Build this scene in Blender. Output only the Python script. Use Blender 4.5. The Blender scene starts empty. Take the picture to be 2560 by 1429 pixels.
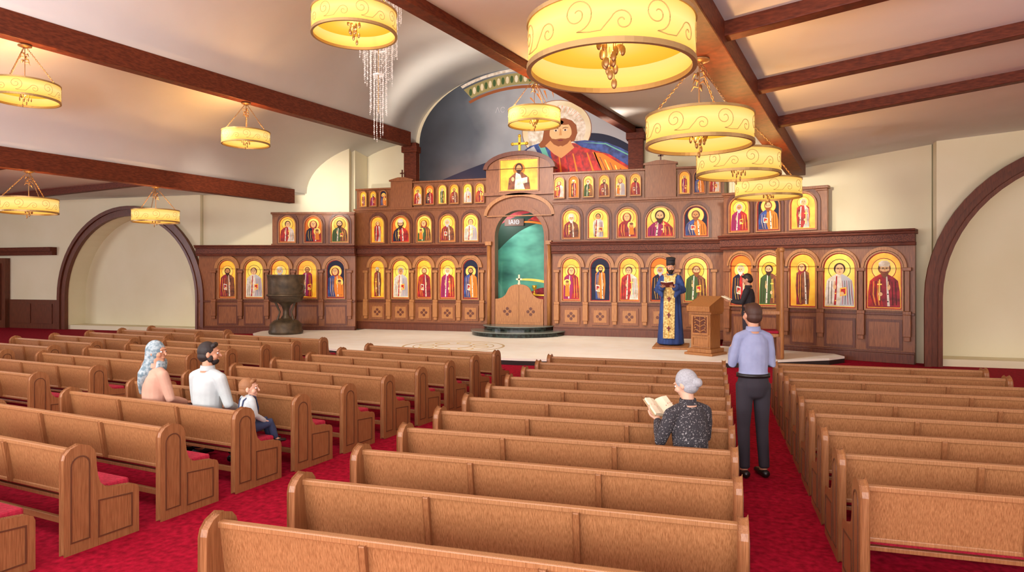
import bpy, math, random
from mathutils import Vector, Matrix
random.seed(7)
pi=math.pi
COL=bpy.context.scene.collection
sc=bpy.context.scene
sc.view_settings.view_transform='Standard'
sc.view_settings.look='None'

# ---------------------------------------------------------------- materials
def lin(c):
    return tuple(((x/255)/12.92 if x/255<=.04045 else ((x/255+.055)/1.055)**2.4) for x in c)+(1,)
def base(name):
    m=bpy.data.materials.new(name); m.use_nodes=True
    nt=m.node_tree; b=nt.nodes['Principled BSDF']; return m,nt,b
def plain(name,c,rough=.6,metal=0,em=0,emc=None,spec=None):
    m,nt,b=base(name)
    b.inputs['Base Color'].default_value=lin(c); b.inputs['Roughness'].default_value=rough
    b.inputs['Metallic'].default_value=metal
    if em:
        b.inputs['Emission Color'].default_value=lin(emc or c); b.inputs['Emission Strength'].default_value=em
    if spec is not None: b.inputs['Specular IOR Level'].default_value=spec
    return m
def noisy(name,c1,c2,scale=(3,3,3),nscale=4,rough=.6,bump=0,detail=5,lo=.35,hi=.65,kind='noise',metal=0,em=0,spec=None,emc=None):
    m,nt,b=base(name); N=nt.nodes; L=nt.links
    tc=N.new('ShaderNodeTexCoord'); mp=N.new('ShaderNodeMapping'); mp.inputs['Scale'].default_value=scale
    L.new(tc.outputs['Object'],mp.inputs['Vector'])
    if kind=='noise':
        t=N.new('ShaderNodeTexNoise'); t.inputs['Scale'].default_value=nscale; t.inputs['Detail'].default_value=detail; out=t.outputs['Fac']
    else:
        t=N.new('ShaderNodeTexVoronoi'); t.inputs['Scale'].default_value=nscale; out=t.outputs['Distance']
    L.new(mp.outputs['Vector'],t.inputs['Vector'])
    r=N.new('ShaderNodeValToRGB'); r.color_ramp.elements[0].position=lo; r.color_ramp.elements[1].position=hi
    r.color_ramp.elements[0].color=lin(c1); r.color_ramp.elements[1].color=lin(c2)
    L.new(out,r.inputs['Fac']); L.new(r.outputs['Color'],b.inputs['Base Color'])
    b.inputs['Roughness'].default_value=rough; b.inputs['Metallic'].default_value=metal
    if spec is not None: b.inputs['Specular IOR Level'].default_value=spec
    if em:
        if emc: b.inputs['Emission Color'].default_value=lin(emc)
        else: L.new(r.outputs['Color'],b.inputs['Emission Color'])
        b.inputs['Emission Strength'].default_value=em
    if bump:
        bp=N.new('ShaderNodeBump'); bp.inputs['Strength'].default_value=bump; bp.inputs['Distance'].default_value=.01
        L.new(out,bp.inputs['Height']); L.new(bp.outputs['Normal'],b.inputs['Normal'])
    return m
def glow(name,basec,stops,em,mode,k):
    m,nt,b=base(name); N=nt.nodes; L=nt.links
    tc=N.new('ShaderNodeTexCoord'); 
    if mode=='z':
        sp=N.new('ShaderNodeSeparateXYZ'); L.new(tc.outputs['Object'],sp.inputs[0]); src=sp.outputs['Z']
    else:
        v=N.new('ShaderNodeVectorMath'); v.operation='MULTIPLY'; v.inputs[1].default_value=(1,1,0); L.new(tc.outputs['Object'],v.inputs[0])
        l=N.new('ShaderNodeVectorMath'); l.operation='LENGTH'; L.new(v.outputs[0],l.inputs[0]); src=l.outputs['Value']
    mu_=N.new('ShaderNodeMath'); mu_.operation='MULTIPLY'; mu_.inputs[1].default_value=k; L.new(src,mu_.inputs[0])
    r=N.new('ShaderNodeValToRGB'); e=r.color_ramp.elements
    e[0].position=stops[0][0]; e[0].color=lin(stops[0][1]); e[1].position=stops[-1][0]; e[1].color=lin(stops[-1][1])
    for p,c in stops[1:-1]:
        q=e.new(p); q.color=lin(c)
    L.new(mu_.outputs[0],r.inputs['Fac']); L.new(r.outputs['Color'],b.inputs['Emission Color']); b.inputs['Emission Strength'].default_value=em
    b.inputs['Base Color'].default_value=lin(basec); b.inputs['Roughness'].default_value=.8; b.inputs['Specular IOR Level'].default_value=.1
    return m
def sky_paint(name):
    # painted background: dark at one end, pale blue-grey cloud round the figure
    m,nt,b=base(name); N=nt.nodes; L=nt.links
    tc=N.new('ShaderNodeTexCoord'); sp=N.new('ShaderNodeSeparateXYZ'); L.new(tc.outputs['Object'],sp.inputs[0])
    mr=N.new('ShaderNodeMapRange'); mr.inputs['From Min'].default_value=-10.2; mr.inputs['From Max'].default_value=-4.5; L.new(sp.outputs['X'],mr.inputs['Value'])
    t=N.new('ShaderNodeTexNoise'); t.inputs['Scale'].default_value=.6; t.inputs['Detail'].default_value=3; L.new(tc.outputs['Object'],t.inputs['Vector'])
    ad=N.new('ShaderNodeMath'); ad.operation='MULTIPLY_ADD'; ad.inputs[1].default_value=.5; L.new(t.outputs['Fac'],ad.inputs[0]); L.new(mr.outputs[0],ad.inputs[2])
    r=N.new('ShaderNodeValToRGB'); e=r.color_ramp.elements; e[0].position=.2; e[0].color=lin((34,38,46)); e[1].position=1.25 if False else 1; e[1].color=lin((176,180,186))
    q=e.new(.6); q.color=lin((84,92,102)); L.new(ad.outputs[0],r.inputs['Fac']); L.new(r.outputs['Color'],b.inputs['Base Color']); b.inputs['Roughness'].default_value=.75
    return m
M={}
M['pew']=noisy('pew_oak',(138,88,50),(184,130,84),(52,46,1.1),5,.38,0,4,.3,.7,spec=.45)
M['pewend']=noisy('pew_end_oak',(132,82,46),(168,114,72),(36,36,1.5),5,.36,0,4,.3,.7,spec=.45)
M['pewdark']=plain('pew_moulding_dark',(100,58,34),.5)  # darker wood of the raised end mouldings
M['cushion']=noisy('red_cushion',(150,12,40),(184,26,58),(1,1,1),60,.9,.1)
M['carpet']=noisy('red_carpet',(120,4,26),(172,16,46),(1,1,1),18,.95,.5,8,.3,.7,spec=.1)
M['ico']=noisy('iconostasis_walnut',(122,70,38),(154,94,54),(16,16,1.2),4,.4,spec=.5)
M['icodk']=noisy('dark_walnut',(88,42,24),(114,58,34),(16,16,1.2),4,.4,spec=.5)
M['icolt']=noisy('light_walnut',(160,102,56),(186,128,72),(16,16,1.2),4,.4,spec=.5)
M['frieze']=noisy('carved_frieze',(70,26,16),(118,58,34),(1,1,1),44,.6,.8,2,.4,.6)
M['beam']=noisy('beam_mahogany',(82,34,18),(110,50,28),(3,3,12),3,.55,spec=.25)
M['wall']=noisy('cream_plaster',(234,224,190),(240,231,200),(1,1,1),.6,.9,spec=.1)
M['ceil']=noisy('ceiling_plaster',(232,230,232),(237,235,237),(1,1,1),.8,.95,spec=.05)
M['marble']=noisy('cream_marble',(248,242,228),(253,250,240),(1,1,1),2,.45,spec=.3)
M['edge']=plain('dark_edge',(40,32,30),.4)
M['black']=noisy('green_black_marble',(12,20,18),(50,66,60),(1,1,1),9,.15,0,8,.45,.7)
M['bronze']=noisy('dark_bronze',(66,56,44),(98,82,62),(1,1,1),5,.45,0,metal=.35)
M['gold']=plain('polished_gold',(226,176,60),.3,.7,.15)  # metal carries a faint glow of its own
M['shade']=glow('shade_parchment',(186,140,66),[(0,(246,180,66)),(.3,(255,222,122)),(.62,(255,234,152)),(1,(246,188,80))],.8,'z',1/.32)
M['diff']=glow('glowing_diffuser',(180,130,50),[(0,(255,236,140)),(.55,(255,210,74)),(1,(242,168,38))],.93,'r',1/.6)
M['rim']=plain('champagne_metal',(176,142,90),.4,.6)
M['scroll']=plain('scroll_metal',(180,142,78),.6,.1,.25,(220,176,96))  # faint glow put into the metal to soften it against the shade
M['chain']=plain('bronze_chain',(166,126,82),.4,.7)
M['crystal']=plain('crystal_bead',(240,234,230),.06,.3,.25,(255,240,222))  # faint glow put into the beads for sparkle
M['skin']=plain('skin',(206,148,116),.5)
M['skin2']=plain('skin_pale',(222,172,144),.5)
M['hairdk']=plain('dark_hair',(38,26,22),.6)
M['hairbr']=plain('brown_hair',(70,40,26),.6)
M['hairgy']=noisy('grey_hair',(158,158,162),(178,178,182),(30,30,30),3,.8,spec=.2)
M['hairbl']=plain('light_brown_hair',(150,100,60),.6)
M['white']=plain('eye_white',(235,230,225),.4)
M['iris']=plain('iris',(40,26,20),.3)
M['lav']=noisy('lavender_shirt',(138,144,178),(156,162,194),(1,1,1),5,.85,.2)
M['wshirt']=noisy('pale_shirt',(180,186,186),(198,204,202),(1,1,1),5,.85)
M['peach']=noisy('peach_blouse',(200,150,128),(214,166,142),(1,1,1),5,.85)
M['trous']=plain('charcoal_trousers',(46,40,48),.85)
M['jeans']=plain('navy_trousers',(50,60,90),.85)
M['shoe']=plain('black_shoe',(26,22,22),.35)
M['belt']=plain('black_belt',(24,20,20),.4)
M['dot']=noisy('dotted_blouse',(50,46,50),(160,154,152),(1,1,1),75,.85,0,2,.58,.68)
M['scarf']=noisy('patterned_scarf',(110,132,142),(170,182,186),(1,1,1),30,.85,0,3,.4,.6)
M['robe']=noisy('navy_cassock',(34,54,106),(50,76,138),(8,8,.6),3,.8)
M['stole']=noisy('gold_brocade',(180,140,66),(236,206,132),(1,1,1),30,.5,.3,3,.42,.6)
M['suit']=plain('black_jacket',(36,32,38),.8)
M['page']=plain('book_pages',(236,222,192),.8)
M['cover']=plain('maroon_cover',(112,26,30),.6)
M['beigecover']=plain('tan_cover',(196,168,128),.6)
PC={'gold':(250,206,56),'gold2':(255,232,120),'lemon':(240,226,110),'orange':(230,132,40),'red':(200,32,30),'crimson':(160,18,40),
 'blue':(40,66,146),'navy':(22,28,56),'magenta':(160,38,96),'green':(70,96,52),'brown':(140,72,34),'dkbrown':(66,36,22),'white':(244,236,222),
 'flesh':(240,192,138),'flesh2':(218,158,100),'black':(24,18,18),'grey':(196,196,200),'teal':(70,176,158),'dkgreen':(22,56,46),'slate':(74,82,92),
 'sky':(110,190,172),'olive':(160,150,98),'auburn':(150,84,44),'halo':(228,208,158)}
P={k:plain('paint_'+k,v,.55,spec=.3) for k,v in PC.items()}
P['gold']=noisy('paint_gold',(236,148,18),(255,214,62),(1,1,1),2.6,.45,0,3,.3,.7,em=.18)  # gilding glows faintly by itself so the icons look bright
P['gold2']=noisy('paint_gold_light',(248,190,60),(255,232,112),(1,1,1),2.6,.45,0,3,.3,.7,em=.18)  # same faint self-glow in the pale gold
P['lemon']=noisy('paint_lemon',(244,186,40),(240,226,92),(1,1,1),2.6,.45,0,3,.3,.7,em=.18)  # same faint self-glow in the lemon gold
P['red']=noisy('paint_red',(130,10,16),(212,34,26),(1,1,1),6,.55,0,3)
P['crimson']=noisy('paint_crimson',(110,8,28),(176,26,46),(1,1,1),7,.55,0,3)
P['brown']=noisy('paint_brown',(90,42,20),(158,86,42),(1,1,1),7,.55,0,3)
P['white']=noisy('paint_white',(206,188,160),(248,242,230),(1,1,1),7,.55,0,3)
P['blue']=noisy('paint_blue',(22,40,96),(60,92,176),(1,1,1),5,.55,0,3)
P['teal']=noisy('paint_teal',(14,92,84),(96,196,172),(.5,.5,.9),1.5,.5,0,3,.32,.68)
P['slate']=sky_paint('paint_slate')
P['halo']=noisy('paint_halo',(226,206,160),(240,232,206),(1,1,1),1.5,.6,0,2)
PK=list(P.keys()); PM=[P[k] for k in PK]; PI={k:i for i,k in enumerate(PK)}

# ---------------------------------------------------------------- mesh builder
class MB:
    def __init__(s): s.v=[]; s.f=[]; s.m=[]; s.s=[]; s.M=Matrix.Identity(4)
    def add(s,vs,fs,m=0,sm=False):
        o=len(s.v); s.v+= [tuple(s.M@Vector(v)) for v in vs]
        for f in fs: s.f.append(tuple(o+i for i in f)); s.m.append(m); s.s.append(sm)
    def box(s,x0,x1,y0,y1,z0,z1,m=0):
        s.add([(x0,y0,z0),(x1,y0,z0),(x1,y1,z0),(x0,y1,z0),(x0,y0,z1),(x1,y0,z1),(x1,y1,z1),(x0,y1,z1)],
          [(0,3,2,1),(4,5,6,7),(0,1,5,4),(1,2,6,5),(2,3,7,6),(3,0,4,7)],m)
    def _p(s,pl,a,b,c):
        return {'xz':(a,c,b),'yz':(c,a,b),'xy':(a,b,c)}[pl]
    def prism(s,pts,pl,a,b,m=0,sm=False):
        n=len(pts)
        V=[s._p(pl,p[0],p[1],a) for p in pts]+[s._p(pl,p[0],p[1],b) for p in pts]
        s.add(V,[tuple(range(n)),tuple(range(2*n-1,n-1,-1))]+[(i,(i+1)%n,n+(i+1)%n,n+i) for i in range(n)],m)
    def ring(s,o,i_,pl,a,b,m=0):
        n=len(o); V=[s._p(pl,p[0],p[1],a) for p in o]+[s._p(pl,p[0],p[1],a) for p in i_]+[s._p(pl,p[0],p[1],b) for p in o]+[s._p(pl,p[0],p[1],b) for p in i_]
        F=[]
        for k in range(n):
            j=(k+1)%n
            F+=[(k,j,n+j,n+k),(2*n+k,3*n+k,3*n+j,2*n+j),(k,2*n+k,2*n+j,j),(n+k,n+j,3*n+j,3*n+k)]
        s.add(V,F,m)
    def poly(s,vs,m=0): s.add(vs,[tuple(range(len(vs)))],m)
    def lathe(s,prof,c=(0,0,0),n=24,m=0,sm=True):
        V=[];F=[]
        for r,z in prof:
            for k in range(n):
                a=2*pi*k/n; V.append((c[0]+r*math.cos(a),c[1]+r*math.sin(a),c[2]+z))
        for i in range(len(prof)-1):
            for k in range(n):
                j=(k+1)%n; F.append((i*n+k,i*n+j,(i+1)*n+j,(i+1)*n+k))
        s.add(V,F,m,sm)
    def sphere(s,c,r,n=14,m=0):
        if not hasattr(r,'__len__'): r=(r,r,r)
        V=[(c[0],c[1],c[2]+r[2])];F=[];h=n//2+1
        for i in range(1,h):
            ph=pi*i/h
            for k in range(n):
                a=2*pi*k/n; V.append((c[0]+r[0]*math.sin(ph)*math.cos(a),c[1]+r[1]*math.sin(ph)*math.sin(a),c[2]+r[2]*math.cos(ph)))
        V.append((c[0],c[1],c[2]-r[2])); last=len(V)-1
        for k in range(n): F.append((0,1+k,1+(k+1)%n)); F.append((last,1+(h-2)*n+(k+1)%n,1+(h-2)*n+k))
        for i in range(h-2):
            for k in range(n):
                j=(k+1)%n; F.append((1+i*n+k,1+(i+1)*n+k,1+(i+1)*n+j,1+i*n+j))
        s.add(V,F,m,True)
    def tube(s,pts,rad,n=12,m=0,side=None,cap=True,fold=0,nf=9,ck=1.0):
        pts=[Vector(p) for p in pts]; N=len(pts)
        rad=[(r,r) if not hasattr(r,'__len__') else r for r in rad]
        T=[]
        for i in range(N):
            t=(pts[min(i+1,N-1)]-pts[max(i-1,0)]); T.append(t.normalized())
        sd=Vector(side) if side else (Vector((1,0,0)) if abs(T[0].x)<.8 else Vector((0,1,0)))
        rings=[]
        def addr(p,t,a,b):
            S=(sd-t*sd.dot(t)); S=S.normalized() if S.length>1e-4 else t.orthogonal().normalized()
            U=t.cross(S)
            rings.append([p+S*(a*math.cos(2*pi*k/n)*(1+fold*math.cos(nf*2*pi*k/n)))+U*(b*math.sin(2*pi*k/n)*(1+fold*math.cos(nf*2*pi*k/n))) for k in range(n)])
        if cap:
            for ph in (80,50,25):
                q=math.radians(ph); mr=min(rad[0])*ck; addr(pts[0]-T[0]*mr*math.sin(q),T[0],rad[0][0]*math.cos(q),rad[0][1]*math.cos(q))
        for i in range(N): addr(pts[i],T[i],*rad[i])
        if cap:
            for ph in (25,50,80):
                q=math.radians(ph); mr=min(rad[-1])*ck; addr(pts[-1]+T[-1]*mr*math.sin(q),T[-1],rad[-1][0]*math.cos(q),rad[-1][1]*math.cos(q))
        V=[tuple(v) for r in rings for v in r];F=[]
        R=len(rings)
        for i in range(R-1):
            for k in range(n):
                j=(k+1)%n; F.append((i*n+k,i*n+j,(i+1)*n+j,(i+1)*n+k))
        F.append(tuple(range(n-1,-1,-1))); F.append(tuple((R-1)*n+k for k in range(n)))
        s.add(V,F,m,True)
    def build(s,name,mats,parent=None,bevel=0,label=None,category=None,loc=None,rot=None,scale=None,group=None,kind=None,remesh=0,smooth=4):
        me=bpy.data.meshes.new(name); me.from_pydata(s.v,[],s.f); 
        if not hasattr(mats,'__len__'): mats=[mats]
        for q in mats: me.materials.append(q)
        me.polygons.foreach_set('material_index',s.m); me.polygons.foreach_set('use_smooth',s.s)
        me.update()
        o=bpy.data.objects.new(name,me); COL.objects.link(o)
        if bevel:
            b=o.modifiers.new('b','BEVEL'); b.width=bevel; b.segments=2; b.limit_method='ANGLE'; b.angle_limit=.6
        if remesh:
            wd=o.modifiers.new('r','REMESH'); wd.mode='VOXEL'; wd.voxel_size=remesh; wd.use_smooth_shade=True
            if smooth:
                q=o.modifiers.new('s','SMOOTH'); q.iterations=smooth; q.factor=.5
        if bevel or remesh: bake(o)
        if parent: o.parent=parent
        tag(o,label,category,group,kind)
        if loc: o.location=loc
        if rot is not None: o.rotation_euler=(0,0,rot)
        if scale: o.scale=(scale,)*3
        return o
def bake(o):
    dg=bpy.context.evaluated_depsgraph_get()
    me=bpy.data.meshes.new_from_object(o.evaluated_get(dg)); o.modifiers.clear(); o.data=me
def tag(o,label=None,category=None,group=None,kind=None):
    if label:o['label']=label
    if category:o['category']=category
    if group:o['group']=group
    if kind:o['kind']=kind
def empty(name,loc,rot=0,**k):
    o=bpy.data.objects.new(name,None); o.empty_display_size=.2; COL.objects.link(o); o.location=loc; o.rotation_euler=(0,0,rot); tag(o,**k); return o
def dup(root,loc,rot,label=None):
    r=root.copy(); COL.objects.link(r); r.location=loc; r.rotation_euler=(0,0,rot)
    if label: r['label']=label
    for c in root.children:
        if c.type=='LIGHT': continue
        q=c.copy(); COL.objects.link(q); q.parent=r
        for g in c.children:
            h=g.copy(); COL.objects.link(h); h.parent=q
    return r
def arch(w,h,x=0,z=0,n=14):
    r=w/2
    return [(x-r,z),(x+r,z)]+[(x+r*math.cos(pi*i/n),z+h-r+r*math.sin(pi*i/n)) for i in range(n+1)]
def ell(cx,cz,rx,rz,n=20,a0=0,a1=2*pi):
    full=abs(a1-a0-2*pi)<1e-6
    k=n if full else n+1
    return [(cx+rx*math.cos(a0+(a1-a0)*i/n),cz+rz*math.sin(a0+(a1-a0)*i/n)) for i in range(k)]

# ---------------------------------------------------------------- room shell
b=MB(); b.box(-30,14,-6,23,-.1,0); b.build('floor',M['carpet'],label='deep red carpet floor of the nave',kind='structure')
def wallseg(name,p0,p1,h,t=.25,mat='wall'):
    p0=Vector(p0+(0,));p1=Vector(p1+(0,)); d=p1-p0
    b=MB(); b.box(0,d.length,0,t,0,h)
    return b.build(name,M[mat],loc=p0,rot=math.atan2(d.y,d.x),kind='structure',label='cream plaster wall')
def archwall(name,x0,x1,y,cx,r,zs,h,t=.25):
    pts=[(x0,0),(cx-r,0)]+[(cx-r*math.cos(pi*i/32),zs+r*math.sin(pi*i/32)) for i in range(33)]+[(cx+r,0),(x1,0),(x1,h),(x0,h)]
    b=MB(); b.prism(pts,'xz',y,y+t); b.build(name,M['wall'],kind='structure',label='cream plaster wall with arched niche')
    n=MB()
    A1=[(cx-r,0)]+[(cx-r*math.cos(pi*i/32),zs+r*math.sin(pi*i/32)) for i in range(33)]+[(cx+r,0)]
    k=len(A1); n.add([(x,y+t,z) for x,z in A1]+[(x,y+.75,z) for x,z in A1],[(i,i+1,k+i+1,k+i) for i in range(k-1)],0,False)
    n.poly([(x,y+.75,z) for x,z in A1]); n.box(cx-r+.01,cx+r-.01,y+.02,y+.74,.002,.16)
    n.build(name+'_niche',M['wall'],kind='structure',label='shallow arched cream plaster niche')
    f=MB()
    def half(r0,r1,ya,yb):
        O=[(cx+r1,0)]+[(cx+r1*math.cos(pi*i/32),zs+r1*math.sin(pi*i/32)) for i in range(33)]+[(cx-r1,0)]
        I=[(cx+r0,0)]+[(cx+r0*math.cos(pi*i/32),zs+r0*math.sin(pi*i/32)) for i in range(33)]+[(cx-r0,0)]
        f.prism(O+I[::-1],'xz',ya,yb)
    half(r-.03,r+.3,y-.12,y-.001); half(r+.2,r+.33,y-.18,y-.121); half(r-.03,r+.06,y-.15,y-.121)
    return f
archwall('wall_left_front',-30,-17.28,19.3,-20.35,3.02,1.2,6).build('trim_1',M['icodk'],kind='structure',label='mahogany arch moulding round niche')
archwall('wall_right_front',4.75,14,16.95,7.9,3.1,1.5,7).build('trim_2',M['icodk'],kind='structure',label='mahogany arch moulding round niche')
wallseg('wall_front_wing_left',(-17.25,19.42),(-12.25,20.79),7.4)
b=MB(); b.box(-12.4,-12.2,21.1,21.98,0,7.4); b.build('wall_front_jog',M['wall'],kind='structure',label='short return wall')
wallseg('wall_front_centre',(-14,22),(3.6,22),9.8)
wallseg('wall_front_wing_right',(.5,19.2),(4.75,17.3),7.2)
b=MB(); b.box(.42,.6,19.45,21.98,0,7.2); b.build('wall_front_return',M['wall'],kind='structure',label='short return wall')
b=MB(); b.box(-30,-29.8,-6,20,0,6); b.build('wall_left',M['wall'],kind='structure',label='cream side wall')
b=MB(); b.box(13.8,14,-6,20,0,7); b.build('wall_right',M['wall'],kind='structure',label='cream side wall')
b=MB(); b.box(-30,14,-6,-5.8,0,10); b.build('wall_back',M['wall'],kind='structure',label='cream rear wall')

YF,YN=22.1,-6
def lineX(x22,sl,y): return x22-sl*(22-y)
LN={'L2':(-13.4,.22),'L1':(-10.3,.22),'L3':(-2.45,.22),'R':(2.78,.2)}
def prof(y):
    a=lineX(*LN['L2'],y);b_=lineX(*LN['L1'],y);c=lineX(*LN['L3'],y);d=lineX(*LN['R'],y)
    P_=[(-30,4.95),(a,4.9)]
    n=14
    for i in range(n+1):
        t=pi/2*i/n; P_.append((b_-(b_-a)*math.cos(t),4.9+1.95*math.sin(t)))
    cx=(b_+c)/2; rx=(c-b_)/2
    for i in range(31):
        t=pi-pi*i/30; P_.append((cx+rx*math.cos(t),6.75+2.45*math.sin(t)))
    for i in range(n+1):
        t=pi/2*i/n; P_.append((c+(d-c)*math.sin(t),4.85+2.0*math.cos(t)))
    P_+=[(d,4.8),(14,4.8+.085*(14-d))]
    return P_
A=prof(YF);B=prof(YN);n=len(A)
b=MB(); b.add([(p[0],YF,p[1]) for p in A]+[(p[0],YN,p[1]) for p in B],[(i,i+1,n+i+1,n+i) for i in range(n-1)],0,True)
o=b.build('ceiling',M['ceil'],kind='structure',label='pale plaster vaulted ceiling')
q=o.modifiers.new('e','EDGE_SPLIT'); q.split_angle=math.radians(25)
q=o.modifiers.new('s','SOLIDIFY'); q.thickness=.05; q.offset=1
def beam(p0,p1,w,z0,z1,z0b=None,label='long mahogany ceiling beam under plaster vault',group='mahogany ceiling beams'):
    p0=Vector((p0[0],p0[1],0));p1=Vector((p1[0],p1[1],0));d=p1-p0;L=d.length
    dz=0 if z0b is None else z0b-z0
    b=MB(); 
    V=[(x,y,z+(dz if x>0 else 0)) for x in (0,L) for y in (-w/2,w/2) for z in (z0,z1)]
    b.add(V,[(0,1,3,2),(4,6,7,5),(0,4,5,1),(2,3,7,6),(0,2,6,4),(1,5,7,3)])
    return b.build('ceiling_beam',M['beam'],bevel=.015,loc=p0,rot=math.atan2(d.y,d.x),label=label,category='beam',group=group)
for k,(z0,z1,w) in {'L1':(6.6,7.1,.3),'L3':(6.6,7.1,.3),'L2':(4.5,4.98,.28),'R':(4.5,4.98,.42)}.items():
    ye={'L1':21.6,'L3':21.6,'L2':19.8,'R':18.0}[k]
    beam((lineX(*LN[k],ye),ye),(lineX(*LN[k],-5.7),-5.7),w,z0,z1)
for y in (2.9,5.3,7.7,10.1,12.5):
    x=lineX(*LN['R'],y)+.2; L=11
    beam((x,y),(x+L*.976,y-L*.218),.2,4.6,4.88,4.6+L*.09,'mahogany rafter crossing side aisle ceiling','mahogany rafters')
for y in (5,8.5,12,15.5):
    x=lineX(*LN['L2'],y)-.15; L=11
    beam((x,y),(x-L*.976,y+L*.218),.2,4.68,4.93,4.68,'mahogany rafter crossing side aisle ceiling','mahogany rafters')
for x in (-10.35,-2.4):
    b=MB(); b.box(x-.24,x+.24,21.7,21.99,0,6.75); b.box(x-.3,x+.3,21.62,21.99,6.4,6.62)
    b.build('wall_post',M['beam'],bevel=.01,label='mahogany post carrying the end of a ceiling beam',category='post',group='mahogany posts')
b=MB(); b.box(-29.8,-23.9,19.1,19.29,2.8,2.95); b.box(-29.8,-23.9,19.02,19.29,2.95,3.1)
b.build('trim_3',M['beam'],kind='structure',label='mahogany cornice strip on the wall')
b=MB(); b.box(-26.2,-23.75,19.2,19.29,0,1.1)
for i in range(2): b.box(-26.05+i*1.1,-25.1+i*1.1,19.17,19.2,.2,.95)
b.build('trim_4',M['icodk'],kind='structure',label='wooden wainscot panelling')
b=MB(); b.box(-28.2,-26.3,19.1,19.29,0,2.7); b.box(-28,-27.3,19.05,19.1,.3,2.5);b.box(-27.2,-26.5,19.05,19.1,.3,2.5)
b.build('door_1',M['icodk'],kind='structure',label='dark wooden double door')
pf=[(-14.4,19.6),(-14.6,19.2),(-14.3,18.3),(-12.9,16.8),(-11,15.6),(-8.8,14.8),(-6.5,14.45),(-4.2,14.4),(-2.4,14.6),(-.5,15.0),(1.2,15.7),(2.5,16.5),(2.9,17.0),(2.75,17.5),(.14,18.6),(.14,21.65),(-11.7,21.65),(-11.7,20.35)]
b=MB(); b.prism(pf,'xy',0.001,.10,1); b.prism(pf,'xy',.10,.15,0)
b.build('chancel_platform',[M['marble'],M['edge']],label='low cream marble platform before the icon screen with dark edge',category='platform')
b=MB()
def ringxy(cx,cy,r0,r1,z,m,n=48):
    b.ring([(cx+r1*math.cos(2*pi*i/n),cy+r1*math.sin(2*pi*i/n)) for i in range(n)],[(cx+r0*math.cos(2*pi*i/n),cy+r0*math.sin(2*pi*i/n)) for i in range(n)],'xy',.15,z,m)
ringxy(-6.6,16.5,1.3,1.36,.153,0); ringxy(-6.6,16.5,1.05,1.08,.153,0); ringxy(-6.6,16.5,.45,.5,.153,0)
for i in range(8):
    a=i*pi/4; ringxy(-6.6+.77*math.cos(a),16.5+.77*math.sin(a),.17,.21,.153,1,16)
b.build('floor_medallion',[plain('inlay_tan',(206,180,130),.4),plain('inlay_ochre',(214,186,110),.4)],label='round inlaid floor medallion on the marble platform',category='inlay')
def halfdisc(cx,cy,rx,ry,n=32): return [(cx+rx*math.cos(-pi*i/n),cy+ry*math.sin(-pi*i/n)) for i in range(n+1)]
b=MB()
b.prism(halfdisc(-5.97,20.5,1.5,1.4),'xy',.15,.27,0); b.prism(halfdisc(-5.97,20.5,1.54,1.44),'xy',.27,.30,1)
b.prism(halfdisc(-5.97,20.5,1.12,.92),'xy',.30,.42,0); b.prism(halfdisc(-5.97,20.5,1.16,.96),'xy',.42,.45,1)
b.build('curved_steps',[M['black'],plain('step_tread',(120,126,118),.2)],label='half-round dark green marble steps before the gates',category='steps')

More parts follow.
